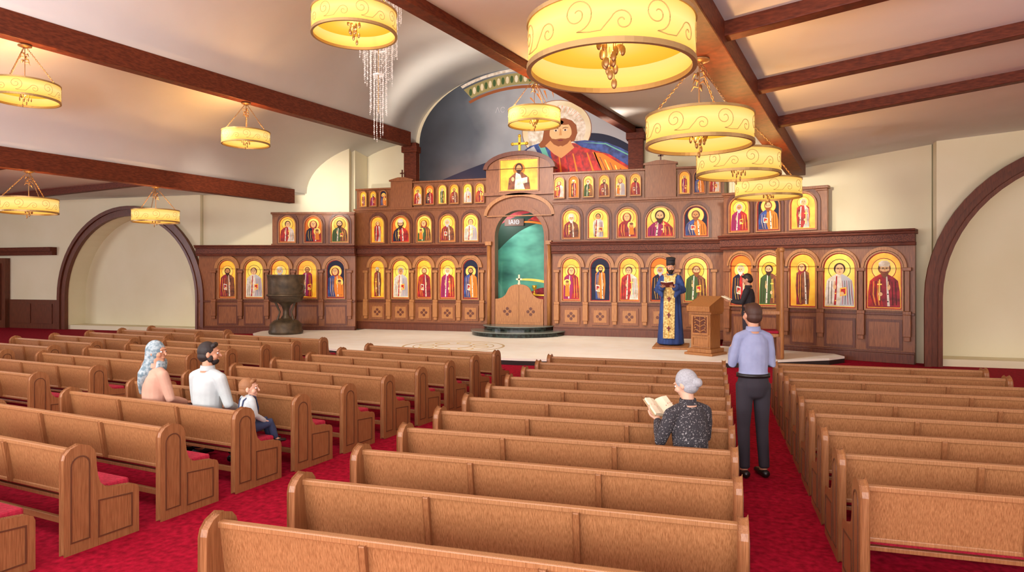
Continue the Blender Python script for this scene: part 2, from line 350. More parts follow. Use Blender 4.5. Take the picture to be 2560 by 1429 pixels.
# ---------------------------------------------------------------- icons
def icon_mesh(w,h,v):
    b=MB(); r=random.Random(v*13+5)
    bg=['gold','lemon','gold','gold','navy','gold','orange','gold2'][v%8]
    robe=['red','magenta','brown','red','crimson','green','orange','white'][(v*5+2)%8]
    mantle=['white','crimson','red','navy','grey','blue','brown','red'][(v*3+1)%8]
    hair=['dkbrown','white','brown','dkbrown','grey','black','auburn'][(v*2)%7]
    full=(v%5==3)
    def lay(p,m,k): b.poly([(x,-.004-.0022*k,z) for x,z in p],PI[m])
    b.prism(arch(w,h),'xz',-.004,.02,PI['red'])
    lay(arch(w*.93,h*.965,0,h*.018),bg,1)
    tx=(r.random()-.5)*.05*w
    if full:
        hy=.74*h; hr=.115*w; 
        lay(ell(0,hy,hr*2.1,hr*2.1),'orange' if bg!='orange' else 'gold',2); lay(ell(0,hy,hr*1.9,hr*1.9),'gold2',3)
        body=[(-.1*w,hy-hr),( .1*w,hy-hr),(.24*w,hy-1.9*hr),(.27*w,.4*h),(.22*w,.05*h),(-.22*w,.05*h),(-.27*w,.4*h),(-.24*w,hy-1.9*hr)]
    else:
        hy=.70*h; hr=.155*w
        lay(ell(0,hy,hr*2.25,hr*2.25),'dkbrown' if v%2 else 'red',2); lay(ell(0,hy,hr*2.12,hr*2.12),'gold2' if bg!='gold2' else 'gold',3)
        body=[(-.1*w,hy-hr),(.1*w,hy-hr),(.28*w,hy-1.7*hr),(.39*w,hy-2.4*hr),(.44*w,.3*h),(.45*w,.03*h),(-.45*w,.03*h),(-.44*w,.3*h),(-.39*w,hy-2.4*hr),(-.28*w,hy-1.7*hr)]
    lay(body,robe,4)
    sx=.24*w if full else .44*w
    sg=1 if v%2 else -1
    lay([(sg*x,z) for x,z in [(.04*w,hy-hr),(.1*w,hy-hr),(sx*.6,hy-1.7*hr),(sx*.88,hy-2.4*hr),(sx,.3*h),(sx,.04*h),(.0,.04*h),(.06*w,.16*h),(.12*w,.3*h)]],mantle,5)
    for i in range(5):
        x0=sg*sx*(.2+.15*i); fold='gold' if mantle not in('white','grey') else ('black' if i%2 else 'red')
        if i%2==0 and mantle not in('white','grey'): fold='dkbrown'
        lay([(x0,hy-2.4*hr),(x0+.012*w,hy-2.4*hr),(x0+sg*.02*w+.02*w,.25*h),(x0+.03*w*i*.6+.012*w,.06*h),(x0+.03*w*i*.6,.06*h),(x0+sg*.02*w,.25*h)],fold,6)
    lay([(-sg*.06*w,hy-1.4*hr),(-sg*.1*w,.05*h),(-sg*.17*w,.05*h),(-sg*.1*w,hy-1.5*hr)],'white' if robe!='white' else 'red',6)
    for i in range(3):
        lay(ell(-sg*.115*w,.13*h+i*.13*h,.022*w,.022*w,8),'black' if robe!='white' else 'gold',7)
    for i in range(2):
        x0=-sg*sx*(.5+.22*i); lay([(x0,hy-2.5*hr),(x0-sg*.015*w,hy-2.5*hr),(x0-sg*.04*w,.07*h),(x0-sg*.02*w,.07*h)],'dkbrown',6)
    if v%7==6 or v%11==4:
        lay(ell(tx,hy-.2*hr,hr*1.45,hr*1.6),'crimson',6); lay(ell(tx*1.5,hy-.05*hr,hr*1.0,hr*1.28),'gold',7); lay(ell(tx*1.5,hy-.05*hr,hr*.82,hr*1.12),'flesh',8)
        if not full:
            cx=-sg*.22*w; cz=.42*h
            lay(ell(cx,cz,hr*1.3,hr*1.3),'gold2',7); lay([(cx-.12*w,.1*h),(cx+.14*w,.1*h),(cx+.1*w,cz-.4*hr),(cx-.1*w,cz-.4*hr)],'orange',8); lay(ell(cx,cz,hr*.62,hr*.75),'flesh2',9); lay(ell(cx,cz+hr*.45,hr*.6,hr*.4),'brown',10)
    else:
        lay(ell(tx,hy+.15*hr,hr*1.15,hr*1.25),hair,6); lay(ell(tx*1.5,hy-.05*hr,hr*.85,hr*1.15),'flesh' if v%3 else 'flesh2',7)
        if v%4!=1: lay([(tx*1.5+x,z) for x,z in [(-.8*hr,hy-.25*hr),(-.35*hr,hy-.5*hr),(.35*hr,hy-.5*hr),(.8*hr,hy-.25*hr),(.6*hr,hy-1.2*hr),(0,hy-1.9*hr),(-.6*hr,hy-1.2*hr)]],hair,8)
        if v%6==2: lay([(tx-.9*hr,hy+.5*hr),(tx+.9*hr,hy+.5*hr),(tx+1.05*hr,hy+1.2*hr),(tx+.5*hr,hy+1.7*hr),(tx-.5*hr,hy+1.7*hr),(tx-1.05*hr,hy+1.2*hr)],'white',9)
    fx=tx*1.9
    for sx_ in (-1,1):
        lay(ell(fx+sx_*.34*hr,hy+.12*hr,.14*hr,.08*hr,8),'black',10); lay([(fx+sx_*.15*hr,hy+.3*hr),(fx+sx_*.56*hr,hy+.36*hr),(fx+sx_*.56*hr,hy+.3*hr),(fx+sx_*.15*hr,hy+.23*hr)],'dkbrown',10)
    lay([(fx-.05*hr,hy+.2*hr),(fx+.05*hr,hy+.2*hr),(fx+.1*hr,hy-.28*hr),(fx-.1*hr,hy-.28*hr)],'flesh2' if v%3 else 'brown',10)
    lay(ell(fx,hy-.55*hr,.22*hr,.06*hr,8),'red',11)
    hx=-sg*.14*w
    if not(v%7==6 or v%11==4):
        bz=.3*h
        if v%3!=2:
            lay([(sg*.02*w,bz-.09*h),(sg*.22*w,bz-.07*h),(sg*.22*w,bz+.08*h),(sg*.02*w,bz+.06*h)],'gold' if v%2 else 'white',8)
            lay([(sg*.05*w,bz-.06*h),(sg*.19*w,bz-.045*h),(sg*.19*w,bz+.055*h),(sg*.05*w,bz+.04*h)],'red',9)
        else:
            lay([(sg*.1*w,bz-.15*h),(sg*.13*w,bz-.15*h),(sg*.13*w,bz+.22*h),(sg*.1*w,bz+.22*h)],'gold2',8); lay([(sg*.05*w,bz+.12*h),(sg*.18*w,bz+.12*h),(sg*.18*w,bz+.145*h),(sg*.05*w,bz+.145*h)],'gold2',9)
        lay(ell(sg*.09*w,bz-.04*h,.06*w,.035*h,10),'flesh',10); lay(ell(hx,bz+.08*h,.045*w,.05*h,10),'flesh',9)
        lay([(hx-.03*w,bz+.1*h),(hx+.0*w,bz+.1*h),(hx-.0*w,bz+.19*h),(hx-.025*w,bz+.18*h)],'flesh',9)
    return b
ICN=[0]
def icon(fr,s,z,w,h,lab,grp,t=.035,rect=False):
    v=ICN[0]; ICN[0]+=1
    O,ang=fr; loc=(O[0]+s*math.cos(ang)+.03*math.sin(ang),O[1]+s*math.sin(ang)-.03*math.cos(ang),z)
    ic=icon_mesh(w,h,v).build('icon_painting',PM,loc=loc,rot=ang,label=lab,category='icon',group=grp)
    f=MB(); f.ring(arch(w+2*t,h+2*t,0,-t),arch(w-.005,h-.005,0,.002),'xz',-.05,.02)
    f.build('frame',M['icolt'],parent=ic)
    return ic
RB=['red robe','purple robe','brown robe','red and dark mantle','crimson robe','green robe','orange robe','white robe']
def lab():
    v=ICN[0]; return 'arched gilded icon of a haloed saint in '+RB[(v*5+2)%8]
def section(lbl,O,ang,L,z0,lower,t2=None,t3=None,gables=(),crosses=False,x0=0):
    R=empty('iconostasis_section',(O[0],O[1],0),ang,label=lbl,category='icon screen',group='icon screen sections')
    b=MB(); b.box(x0,L,0,.16,z0,2.76); b.build('lower_wall',M['ico'],parent=R)
    b=MB(); b.box(x0,L,-.07,0,z0,z0+.22); b.box(x0,L,-.045,0,z0+.22,z0+.27); b.box(x0,L,-.05,0,1.1,1.16); b.build('plinth',M['icodk'],parent=R,bevel=.008)
    b=MB(); b.box(x0-.03,L+.03,-.16,0,2.7,2.78); b.box(x0-.04,L+.04,-.26,.16,2.96,3.02); b.box(x0-.04,L+.04,-.3,.16,3.02,3.07); b.build('cornice',M['beam'],parent=R,bevel=.01)
    b=MB(); b.box(x0-.02,L+.02,-.2,0,2.78,2.96); b.build('carved_frieze',M['frieze'],parent=R)
    ss=[s for s,w in lower]
    mids=[ss[0]-(ss[1]-ss[0])/2]+[(ss[i]+ss[i+1])/2 for i in range(len(ss)-1)]+[ss[-1]+(ss[-1]-ss[-2])/2]
    for m_ in mids:
        b=MB(); b.box(m_-.05,m_+.05,-.1,0,1.2,2.12); b.box(m_-.09,m_+.09,-.13,0,2.12,2.2); b.box(m_-.085,m_+.085,-.12,0,1.12,1.2)
        b.box(m_-.08,m_+.08,-.14,0,.62,1.12); b.box(m_-.06,m_+.06,-.11,0,.52,.62)
        b.build('pilaster',M['icolt'] if crosses else M['ico'],parent=R,bevel=.008)
    for i,(s,w) in enumerate(lower):
        b=MB(); r0=w/2+.045;cz=2.56-w/2; r1=min((mids[i+1]-mids[i])/2,r0+.1)
        b.ring(ell(s,cz,r1,r1+.02,16,0,pi),ell(s,cz,r0,r0,16,0,pi),'xz',-.1,0)
        b.build('arch_moulding',M['icolt'],parent=R)
        icon((O,ang),s,1.24,w,1.32,lab(),'large icons of the lower tier')
        b=MB(); 
        if crosses:
            b.box(s-.27,s+.27,-.05,0,.5,1.02,0); b.box(s-.2,s+.2,-.065,-.05,.57,.95,1)
            for dx,dz in ((0,.08),(0,-.08),(.08,0),(-.08,0)): b.prism(ell(s+dx,.76+dz,.05,.05,8),'xz',-.075,-.065,2)
            b.build('cross_panel',[M['ico'],M['icolt'],M['icodk']],parent=R)
        else:
            hw=(mids[i+1]-mids[i])/2-.1
            b.box(s-hw,s+hw,-.03,0,.3,1.0,0); b.box(s-hw+.06,s+hw-.06,-.04,-.03,.36,.94,1)
            b.build('base_panel',[M['icodk'],M['ico']],parent=R)
    if t2:
        s0,s1,top,ics=t2
        b=MB(); b.box(s0,s1,.03,.15,3.07,top); b.box(s0-.03,s1+.03,-.05,.17,top,top+.07); b.box(s0-.02,s1+.02,-.02,.15,3.07,3.13);b.box(s0,s1,0,.03,top-.05,top); b.build('upper_panel',M['ico'],parent=R,bevel=.008)
        for s,w in ics:
            b=MB(); b.ring(arch(w+.2,.98+.12,s,3.13),arch(w+.06,.98,s,3.16),'xz',-.02,.03); b.build('arch_moulding',M['icodk'],parent=R)
            icon((O,ang),s,3.17,w,.9,lab(),'icons of the middle tier',.03)
    if t3:
        for s0,s1,zb,top,ics,w,hh in t3:
            b=MB(); b.box(s0,s1,.05,.15,zb,top); b.box(s0-.02,s1+.02,-.02,.17,top,top+.06); b.build('top_panel',M['ico'],parent=R,bevel=.006)
            for s in ics: icon((O,ang),s,zb+.08,w,hh,lab(),'small icons of the top tier',.022)
    for g0,g1,zt in gables:
        c=(g0+g1)/2
        b=MB(); b.box(g0,g1,-.03,.15,4.37,zt); b.prism([(g0-.05,zt),(g1+.05,zt),(g1+.05,zt+.05),(c+.12,zt+.13),(c-.12,zt+.13),(g0-.05,zt+.05)],'xz',-.07,.17)
        b.build('gable_block',M['ico'],parent=R)
        b=MB(); b.box(c-.02,c+.02,.02,.06,zt+.13,zt+.4); b.box(c-.08,c+.08,.02,.06,zt+.26,zt+.3); b.build('cross',M['icodk'],parent=R)
    return R
aL=math.atan2(1.45,5.4)
section('walnut icon screen wing with five large arched icons beside plain wall',(-17.2,19.15),aL,5.5,0,[(1.03,.58),(1.97,.64),(2.89,.62),(3.84,.66),(4.83,.62)],(2.58,5.46,4.15,[(3.14,.56),(4.05,.6),(4.97,.6)]))
cx=-11.9
section('walnut icon screen section with crosses and three icon tiers',(cx,21.0),0,4.75,.15,[(-11.23-cx,.52),(-10.34-cx,.62),(-9.46-cx,.54),(-8.6-cx,.56),(-7.77-cx,.54)],
  (-.25,4.75,4.3,[(-11.23-cx,.5),(-10.34-cx,.66),(-9.46-cx,.54),(-8.6-cx,.54),(-7.77-cx,.52)]),
  [(-.2,1.15,4.37,5.02,[.12,.5,.9],.24,.52),(2.0,4.75,4.37,5.2,[-9.7-cx,-9.26-cx,-8.79-cx,-8.36-cx,-7.88-cx,-7.45-cx],.3,.64)],[(1.17,1.98,5.28)],True,-.25)
cx=-4.83
section('walnut icon screen section with crosses behind the priest',(cx,20.5),0,5.13,.15,[(-4.25-cx,.56),(-3.34-cx,.6),(-2.45-cx,.6),(-1.53-cx,.58),(-.5-cx,.68)],
  (0,5.13,4.3,[(-4.25-cx,.54),(-3.4-cx,.62),(-2.52-cx,.6),(-1.53-cx,.84),(-.5-cx,.68)]),
  [(0,2.83,4.37,5.2,[-4.63-cx,-4.17-cx,-3.71-cx,-3.22-cx,-2.72-cx,-2.27-cx],.31,.66),(3.78,5.13,4.37,5.2,[4.0,4.43,4.86],.3,.66)],[(2.85,3.76,5.35)],True)
aR=math.atan2(-1.7,4.15)
section('walnut icon screen wing with five large icons next to tall arch',(.25,18.8),aR,4.45,0,[(.5,.56),(1.23,.58),(2.04,.62),(2.88,.72),(3.83,.74)],(0,2.6,4.15,[(.45,.5),(1.2,.56),(2.05,.6)]))
# ---------------------------------------------------------------- portal
PX=-5.97;PY=20.62
R=empty('iconostasis_portal',(PX,PY,0),0,label='tall walnut central portal with arched opening and gable',category='portal')
W=1.12; ow=.82
b=MB()
out=[(-W,.15),(-ow,.15)]+[(-ow*math.cos(pi*i/20),3.3+ow*math.sin(pi*i/20)) for i in range(21)]+[(ow,.15),(W,.15),(W,4.75),(-W,4.75)]
b.prism(out,'xz',0,.3); b.build('portal_wall',M['ico'],parent=R)
b=MB(); b.prism([(-ow-.15,.45)]+[(-(ow+.15)*math.cos(pi*i/20),3.3+(ow+.15)*math.sin(pi*i/20)) for i in range(21)]+[(ow+.15,.45),(ow,.45)]+[(ow*math.cos(pi*i/20),3.3+ow*math.sin(pi*i/20)) for i in range(21)]+[(-ow,.45)],'xz',-.06,0); b.build('arch_moulding',M['ico'],parent=R)
for sx in (-1,1):
    b=MB(); b.tube([(sx*1.0,-.12,.45),(sx*1.0,-.12,3.0)],[.065,.06],12,0,None,False); b.box(sx*1.0-.1,sx*1.0+.1,-.22,0,3.0,3.12); b.box(sx*1.0-.1,sx*1.0+.1,-.22,0,.15,.45)
    b.build('portal_column',M['icolt'],parent=R)
b=MB(); b.ring(ell(0,3.95,1.18,.72,20,0,pi),ell(0,3.92,1.08,.64,20,0,pi),'xz',-.12,0)
b.build('hood_moulding',M['icolt'],parent=R)
b=MB(); g=[(-1.12,4.6),(1.12,4.6),(1.12,5.45)]+[(1.12*math.cos(pi*i/16)*.98,5.45+.5*math.sin(pi*i/16)) for i in range(1,16)]+[(-1.12,5.45)]
b.prism(g,'xz',-.05,.3); b.box(-1.2,1.2,-.12,.32,4.6,4.7); b.build('gable',M['ico'],parent=R)
b=MB(); b.ring([(1.2*math.cos(pi*i/16),5.45+.56*math.sin(pi*i/16)) for i in range(17)],[(1.06*math.cos(pi*i/16),5.44+.44*math.sin(pi*i/16)) for i in range(17)],'xz',-.14,.32); b.build('gable_moulding',M['icodk'],parent=R)
b=MB(); b.box(-.035,.035,-.03,.03,5.98,6.5); b.box(-.24,.24,-.03,.03,6.22,6.29)
for x,z in ((-.24,6.255),(.24,6.255),(0,6.51)): b.sphere((x,0,z),.055,10)
b.build('gold_cross',M['gold'],parent=R,label='gilded cross on the gable')
b=MB()
def lay(p,m,k,y0=0): b.poly([(x,y0-.004-.003*k,z) for x,z in p],PI[m])
b.box(-.62,.62,-.004,.02,0,.98,PI['gold']); 
lay(ell(0,.68,.2,.2),'orange',1);lay([(-.1,.58),(.1,.58),(.33,.4),(.38,.03),(-.38,.03),(-.33,.4)],'brown',2);lay([(-.1,.58),(.05,.5),(.2,.03),(-.15,.03)],'white',3)
lay(ell(0,.72,.13,.15),'dkbrown',3);lay(ell(0,.69,.09,.12),'flesh2',4);lay([(-.08,.66),(.08,.66),(.05,.56),(0,.52),(-.05,.56)],'dkbrown',5);lay(ell(-.2,.36,.05,.07),'flesh',5);lay([(.08,.2),(.28,.24),(.28,.42),(.08,.38)],'white',4)
ic=b.build('icon_painting',PM,loc=(PX,PY-.07,4.75),label='rectangular gilded icon of a seated haloed figure',category='icon')
f=MB(); f.ring([(-.66,-.04),(.66,-.04),(.66,1.02),(-.66,1.02)],[(-.62,0),(.62,0),(.62,.98),(-.62,.98)],'xz',-.04,.02); f.build('frame',M['icolt'],parent=ic)
D=empty('royal_doors',(PX,PY-.02,.45),0,label='pair of low carved walnut gates with curved tops',category='gate')
for sx in (-1,1):
    b=MB(); pts=[(.004,0),(.8,0),(.8,.82),(.68,.83),(.56,.87),(.46,.95),(.4,1.06),(.35,1.16),(.26,1.24),(.13,1.28),(.004,1.29)]
    b.prism([(sx*x,z) for x,z in pts],'xz',-.05,0,0); q=[(.06,.08),(.72,.08),(.72,.72),(.06,.72)]
    b.prism([(sx*x,z) for x,z in q],'xz',-.062,-.05,1)
    for dx,dz in ((0,.09),(0,-.09),(.09,0),(-.09,0)): b.prism(ell(sx*.39+dx,.42+dz,.05,.05,8),'xz',-.075,-.062,2)
    b.build('gate_leaf',[M['icolt'],M['icolt'],M['icodk']],parent=D)
b=MB(); b.box(-.025,.025,-.05,-.02,1.28,1.6); b.box(-.1,.1,-.05,-.02,1.43,1.48); b.sphere((0,-.035,1.31),.05,8); b.build('gate_cross',M['page'],parent=D,label='small white cross')
# sanctuary painting behind
b=MB(); b.box(-1.3,1.3,0,.03,0,4.45,PI['teal'])
def lay2(p,m,k): b.poly([(x,-.004-.003*k,z) for x,z in p],PI[m])
def arcp(x0,z0,x1,z1,bow,n=14):
    out=[]
    for i in range(n+1):
        t=i/n; out.append((x0+(x1-x0)*t,z0+(z1-z0)*t+bow*4*t*(1-t)))
    return out
lay2(arcp(-1.28,2.5,1.28,3.75,.5)+[(1.28,4.4),(-1.28,4.4)],'dkgreen',1)
lay2(arcp(-.9,3.75,1.28,3.95,.3)+[(1.28,4.4),(-.9,4.4)],'crimson',2)
lay2(arcp(.1,3.9,1.28,3.5,.1)+arcp(1.28,4.15,.1,3.9,.12),'red',3); lay2(arcp(-.3,3.8,1.28,3.45,.14)+arcp(1.28,3.55,-.3,3.85,.14),'orange',4)
lay2([(-1.28,0),(-.55,0)]+arcp(-.5,.9,-1.28,2.1,.25),'sky',3); lay2([(-1.28,0),(-.7,0)]+arcp(-.68,.8,-1.28,1.85,.2),'teal',4)
lay2(arcp(-.25,1.9,.9,1.8,.06)+arcp(.9,1.72,-.25,1.86,.04),'gold2',4)
lay2([(-.1,0),(1.28,0),(1.28,1.55)]+arcp(.9,1.6,.0,1.3,.12),'crimson',3)
o=b.build('sanctuary_painting',PM,loc=(PX-.2,21.93,.0),label='turquoise and green sanctuary wall painting seen through the portal',category='painting')
def text(s,size,loc,mat,parent=None,name='lettering'):
    c=bpy.data.curves.new(name,'FONT'); c.body=s; c.size=size; c.align_x='CENTER'; c.align_y='CENTER'; c.extrude=.004
    t=bpy.data.objects.new(name,c); COL.objects.link(t); t.rotation_euler=(pi/2,0,0)
    dg=bpy.context.evaluated_depsgraph_get(); me=bpy.data.meshes.new_from_object(t.evaluated_get(dg)); bpy.data.objects.remove(t)
    t=bpy.data.objects.new(name,me); COL.objects.link(t); me.materials.append(mat); t.rotation_euler=(pi/2,0,0); t.location=loc
    if parent: t.parent=parent
    return t
bb=MB(); bb.box(-.34,.34,-.03,0,-.12,.12); pl=bb.build('name_plaque',plain('plaque',(84,58,46),.6),parent=o,loc=(-.36,-.02,3.84),label='dark plaque with pale Greek letters')
text('ΙΑΙΘ',.2,(0,-.04,0),P['grey'],pl)
A_=empty('altar_table',(PX+.5,21.35,.15),0,label='crimson draped altar table behind the gates',category='table')
b=MB(); b.box(-.45,.45,-.2,.2,0,1.2); b.build('altar_cloth',P['crimson'],parent=A_,bevel=.02)
b=MB(); b.box(-.48,.48,-.23,.23,1.2,1.25); b.build('altar_top',M['gold'],parent=A_,bevel=.01)
b=MB(); b.lathe([(.001,0),(.09,.0),(.03,.05),(.02,.15),(.07,.2),(.08,.3),(.001,.3)],(0,0,0),12); b.build('chalice',M['gold'],loc=(PX+.3,21.35,1.4),label='gold chalice on the altar',category='cup')

# ---------------------------------------------------------------- big mural
b=MB()
mu=[(-10.1,4.9),(-2.6,4.9)]+[(-6.35+3.75*math.cos(pi*i/40),6.75+2.42*math.sin(pi*i/40)) for i in range(41)]
lay(mu,'slate',0)
lay([(-10.05,4.95),(-10.05,5.15)]+arcp(-9.8,5.2,-5.2,6.5,.12)+[(-5,4.95)],'navy',1)
lay([(-4.0,6.75)]+arcp(-3.9,6.75,-2.65,6.3,.1)+[(-2.65,4.95),(-3.9,4.95)],'navy',1)
def band(a0,a1,ro,ri,m,k,cx=-6.35,cz=6.75,n=20):
    o=[(cx+ro[0]*math.cos(a0+(a1-a0)*i/n),cz+ro[1]*math.sin(a0+(a1-a0)*i/n)) for i in range(n+1)]
    q=[(cx+ri[0]*math.cos(a0+(a1-a0)*i/n),cz+ri[1]*math.sin(a0+(a1-a0)*i/n)) for i in range(n,-1,-1)]
    lay(o+q,m,k)
band(.15*pi,.70*pi,(3.7,2.38),(3.58,2.28),'white',1); band(.15*pi,.70*pi,(3.5,2.22),(3.0,1.82),'olive',1); band(.15*pi,.72*pi,(2.95,1.78),(2.84,1.68),'auburn',1)
for i in range(34):
    a=.165*pi+i*.0158*pi; lay(ell(-6.35+3.25*math.cos(a),6.75+2.02*math.sin(a),.06,.13,8),'green' if i%2 else 'halo',2)
hx,hz=-4.95,6.91; kz=.66
def hd(p): return [(hx+x,hz+z*kz) for x,z in p]
def he(cx,cz,rx,rz,n=24): return hd(ell(cx,cz,rx,rz,n))
lay(ell(hx-.12,hz,1.2,1.02,48),'auburn',4); lay(ell(hx-.12,hz,1.18,1.0,48),'halo',5); lay(ell(hx-.12,hz,1.0,.84,48),'white',6)
for a in range(0,22): 
    q=pi*(a+.5)/22; lay([(hx-.12+math.cos(q)*.7,hz+math.sin(q)*.55),(hx-.12+math.cos(q)*.98-.01,hz+math.sin(q)*.83),(hx-.12+math.cos(q)*.98+.01,hz+math.sin(q)*.83)],'orange',7)
for a in range(9):
    q=pi*(.3+.05*a); lay([(hx+math.cos(q)*1.35,hz+math.sin(q)*1.1),(hx+math.cos(q)*1.75-.03,hz+math.sin(q)*1.45),(hx+math.cos(q)*1.75+.03,hz+math.sin(q)*1.45)],'orange',3)
lay([(-5.4,6.45),(-4.5,6.45),(-4.0,6.35),(-3.4,6.2),(-2.65,5.75),(-2.65,4.95),(-6.1,4.95),(-5.9,5.9)],'red',8)
lay([(-6.9,5.5),(-6.7,5.85),(-6.4,6.15),(-6.0,6.42),(-5.6,6.52),(-5.3,6.4),(-5.25,6.05),(-5.1,5.6),(-4.95,4.95),(-6.8,4.95)],'blue',9)
lay([(-6.1,6.3),(-5.85,6.42),(-5.4,5.6),(-5.3,4.95),(-5.5,4.95),(-5.6,5.5)],'grey',10); lay([(-6.5,5.9),(-6.3,6.05),(-5.9,5.4),(-5.85,4.95),(-6.0,4.95),(-6.1,5.4)],'grey',10); lay([(-5.7,6.46),(-5.5,6.46),(-5.1,5.5),(-5.05,5.0),(-5.2,5.4)],'sky',10); lay([(-6.8,5.6),(-6.7,5.7),(-6.35,5.2),(-6.3,4.95),(-6.4,4.95)],'sky',10)
lay([(-4.5,6.5),(-4.1,6.52),(-3.4,6.42),(-2.9,6.2),(-2.65,6.05),(-2.65,5.6),(-3.3,6.02),(-4.2,6.3)],'blue',9)
lay([(-4.2,6.46),(-3.4,6.34),(-2.65,5.93),(-2.65,5.98),(-3.4,6.38)],'sky',10)
lay([(-3.85,6.12),(-3.5,6.05),(-2.65,5.5),(-2.65,4.95),(-3.25,4.95)],'orange',10)
for i in range(6): lay([(-5.0+i*.24,6.1),(-4.96+i*.24,6.1),(-4.8+i*.3,4.95),(-4.88+i*.3,4.95)],'crimson' if i%2 else 'orange',10)
for i in range(5): lay([(-3.62+i*.17,5.95-.1*i),(-3.58+i*.17,5.93-.1*i),(-3.12+i*.1,4.95),(-3.17+i*.1,4.95)],'gold2' if i%2 else 'brown',11)
lay(hd([(-.56,-.1),(-.53,.2),(-.4,.42),(-.2,.55),(.0,.6),(.2,.57),(.42,.44),(.56,.2),(.6,-.2),(.5,-.6),(-.3,-.8),(-.66,-.86),(-.74,-.7),(-.6,-.45)]),'auburn',11)
lay([(hx-.28,hz-.3),(hx+.34,hz-.3),(hx+.42,hz-.5),(hx+.5,hz-.62),(hx+.2,hz-.85),(hx+.05,hz-.95),(hx-.2,hz-.8),(hx-.5,hz-.5)],'flesh2',12)
lay(he(.03,-.16,.38,.6,32),'flesh',13)
lay(he(-.13,.38,.27,.15,16),'auburn',14);lay(he(.2,.38,.23,.14,16),'auburn',14)
lay(hd([(-.35,-.25),(-.27,-.42),(-.14,-.46),(.03,-.43),(.2,-.46),(.33,-.42),(.41,-.25),(.38,-.52),(.26,-.72),(.1,-.84),(.03,-.8),(-.04,-.84),(-.2,-.72),(-.32,-.52)]),'auburn',14)
lay(he(.03,-.53,.1,.035,12),'crimson',15)
for s_ in (-1,1):
    lay(he(.03+s_*.16,-.02,.075,.05,12),'white',14); lay(he(.03+s_*.16,-.02,.035,.05,10),'dkbrown',15)
    lay(hd([(.03+s_*.07,.09),(.03+s_*.17,.13),(.03+s_*.27,.1),(.03+s_*.27,.08),(.03+s_*.17,.1),(.03+s_*.07,.06)]),'dkbrown',15)
lay(hd([(.01,.05),(.05,.05),(.08,-.28),(-.02,-.28)]),'flesh2',15)
mur=b.build('wall_mural',PM,loc=(0,21.98,0),label='arched mural of a haloed bearded figure in red and blue',category='mural')
text('ΛϹ',.26,(-7.05,-.03,7.72),P['grey'],mur)

# ---------------------------------------------------------------- pews
def make_pew(L):
    Rt=empty('pew',(0,0,0),0,label='oak church pew with red seat cushion and arched ends',category='pew',group='oak pews')
    h=L/2
    b=MB(); b.prism([(.045,.40),(.075,.40),(.025,.72),(-.005,.72)],'yz',-h+.05,h-.05); b.prism([(-.014,.705),(.032,.705),(.032,.74),(-.014,.74)],'yz',-h+.05,h-.05); b.prism([(.035,.385),(.085,.385),(.085,.415),(.035,.415)],'yz',-h+.05,h-.05)
    b.build('backrest',M['pew'],parent=Rt,bevel=.007)
    for x in (-h/3,h/3):
        b=MB(); b.prism([(.018,.40),(.046,.40),(-.004,.715),(-.032,.715)],'yz',x-.018,x+.018); b.build('back_batten',M['pewend'],parent=Rt,bevel=.004)
    b=MB(); b.box(-h+.05,h-.05,.07,.42,.32,.35); b.box(-h+.05,h-.05,.38,.42,.27,.32); b.box(-h+.05,h-.05,.1,.13,.12,.17)
    b.build('seat',M['pewend'],parent=Rt,bevel=.005)
    b=MB(); b.box(-h+.058,h-.058,.08,.44,.35,.425); b.build('seat_cushion',M['cushion'],parent=Rt,bevel=.02)
    ol=[(-.08,0),(.46,0),(.46,.33),(.45,.355),(.42,.37),(.36,.378),(.27,.388),(.2,.41),(.155,.455),(.135,.52),(.125,.6),(.12,.68),(.108,.715),(.08,.745),(.02,.766),(-.04,.745),(-.07,.715),(-.08,.68)]
    for sx in (-1,1):
        b=MB(); b.prism(ol,'yz',sx*h,sx*(h-.055)); e=b.build('end_panel',M['pewend'],parent=Rt,bevel=.016)
        b=MB(); a=sx*h; c=sx*(h+.005)
        b.ring(arch(.14,.62,.02,.08,10),arch(.122,.602,.02,.089,10),'yz',a,c)
        b.ring([(.15,.06),(.42,.06),(.42,.32),(.15,.34)],[(.16,.07),(.41,.07),(.41,.31),(.16,.33)],'yz',a,c)
        b.build('panel_moulding',M['pewdark'],parent=e)
    return Rt
pew0=make_pew(2.66)
first=True
def putpew(x,y,r):
    global first
    if first:
        pew0.location=(x,y,0); pew0.rotation_euler=(0,0,r); first=False
    else: dup(pew0,(x,y,0),r)
for k in range(11): putpew(-1.16,2.86+.735*k,0)
for k in range(9): putpew(.83+1.33,4.48+.735*k,0)
rr=-math.radians(8.8)
ux,uy=math.cos(rr),math.sin(rr)
for k in range(-1,10): putpew(-4.4+.108*k-1.33*ux,3.71+.755*k-1.33*uy,rr)
for k in range(0,9): putpew(-8.36+.112*k-1.33*ux,5.65+.755*k-1.33*uy,rr)
for k in range(2,10): putpew(-11.7+.112*k-1.33*ux,6.0+.755*k-1.33*uy,rr)

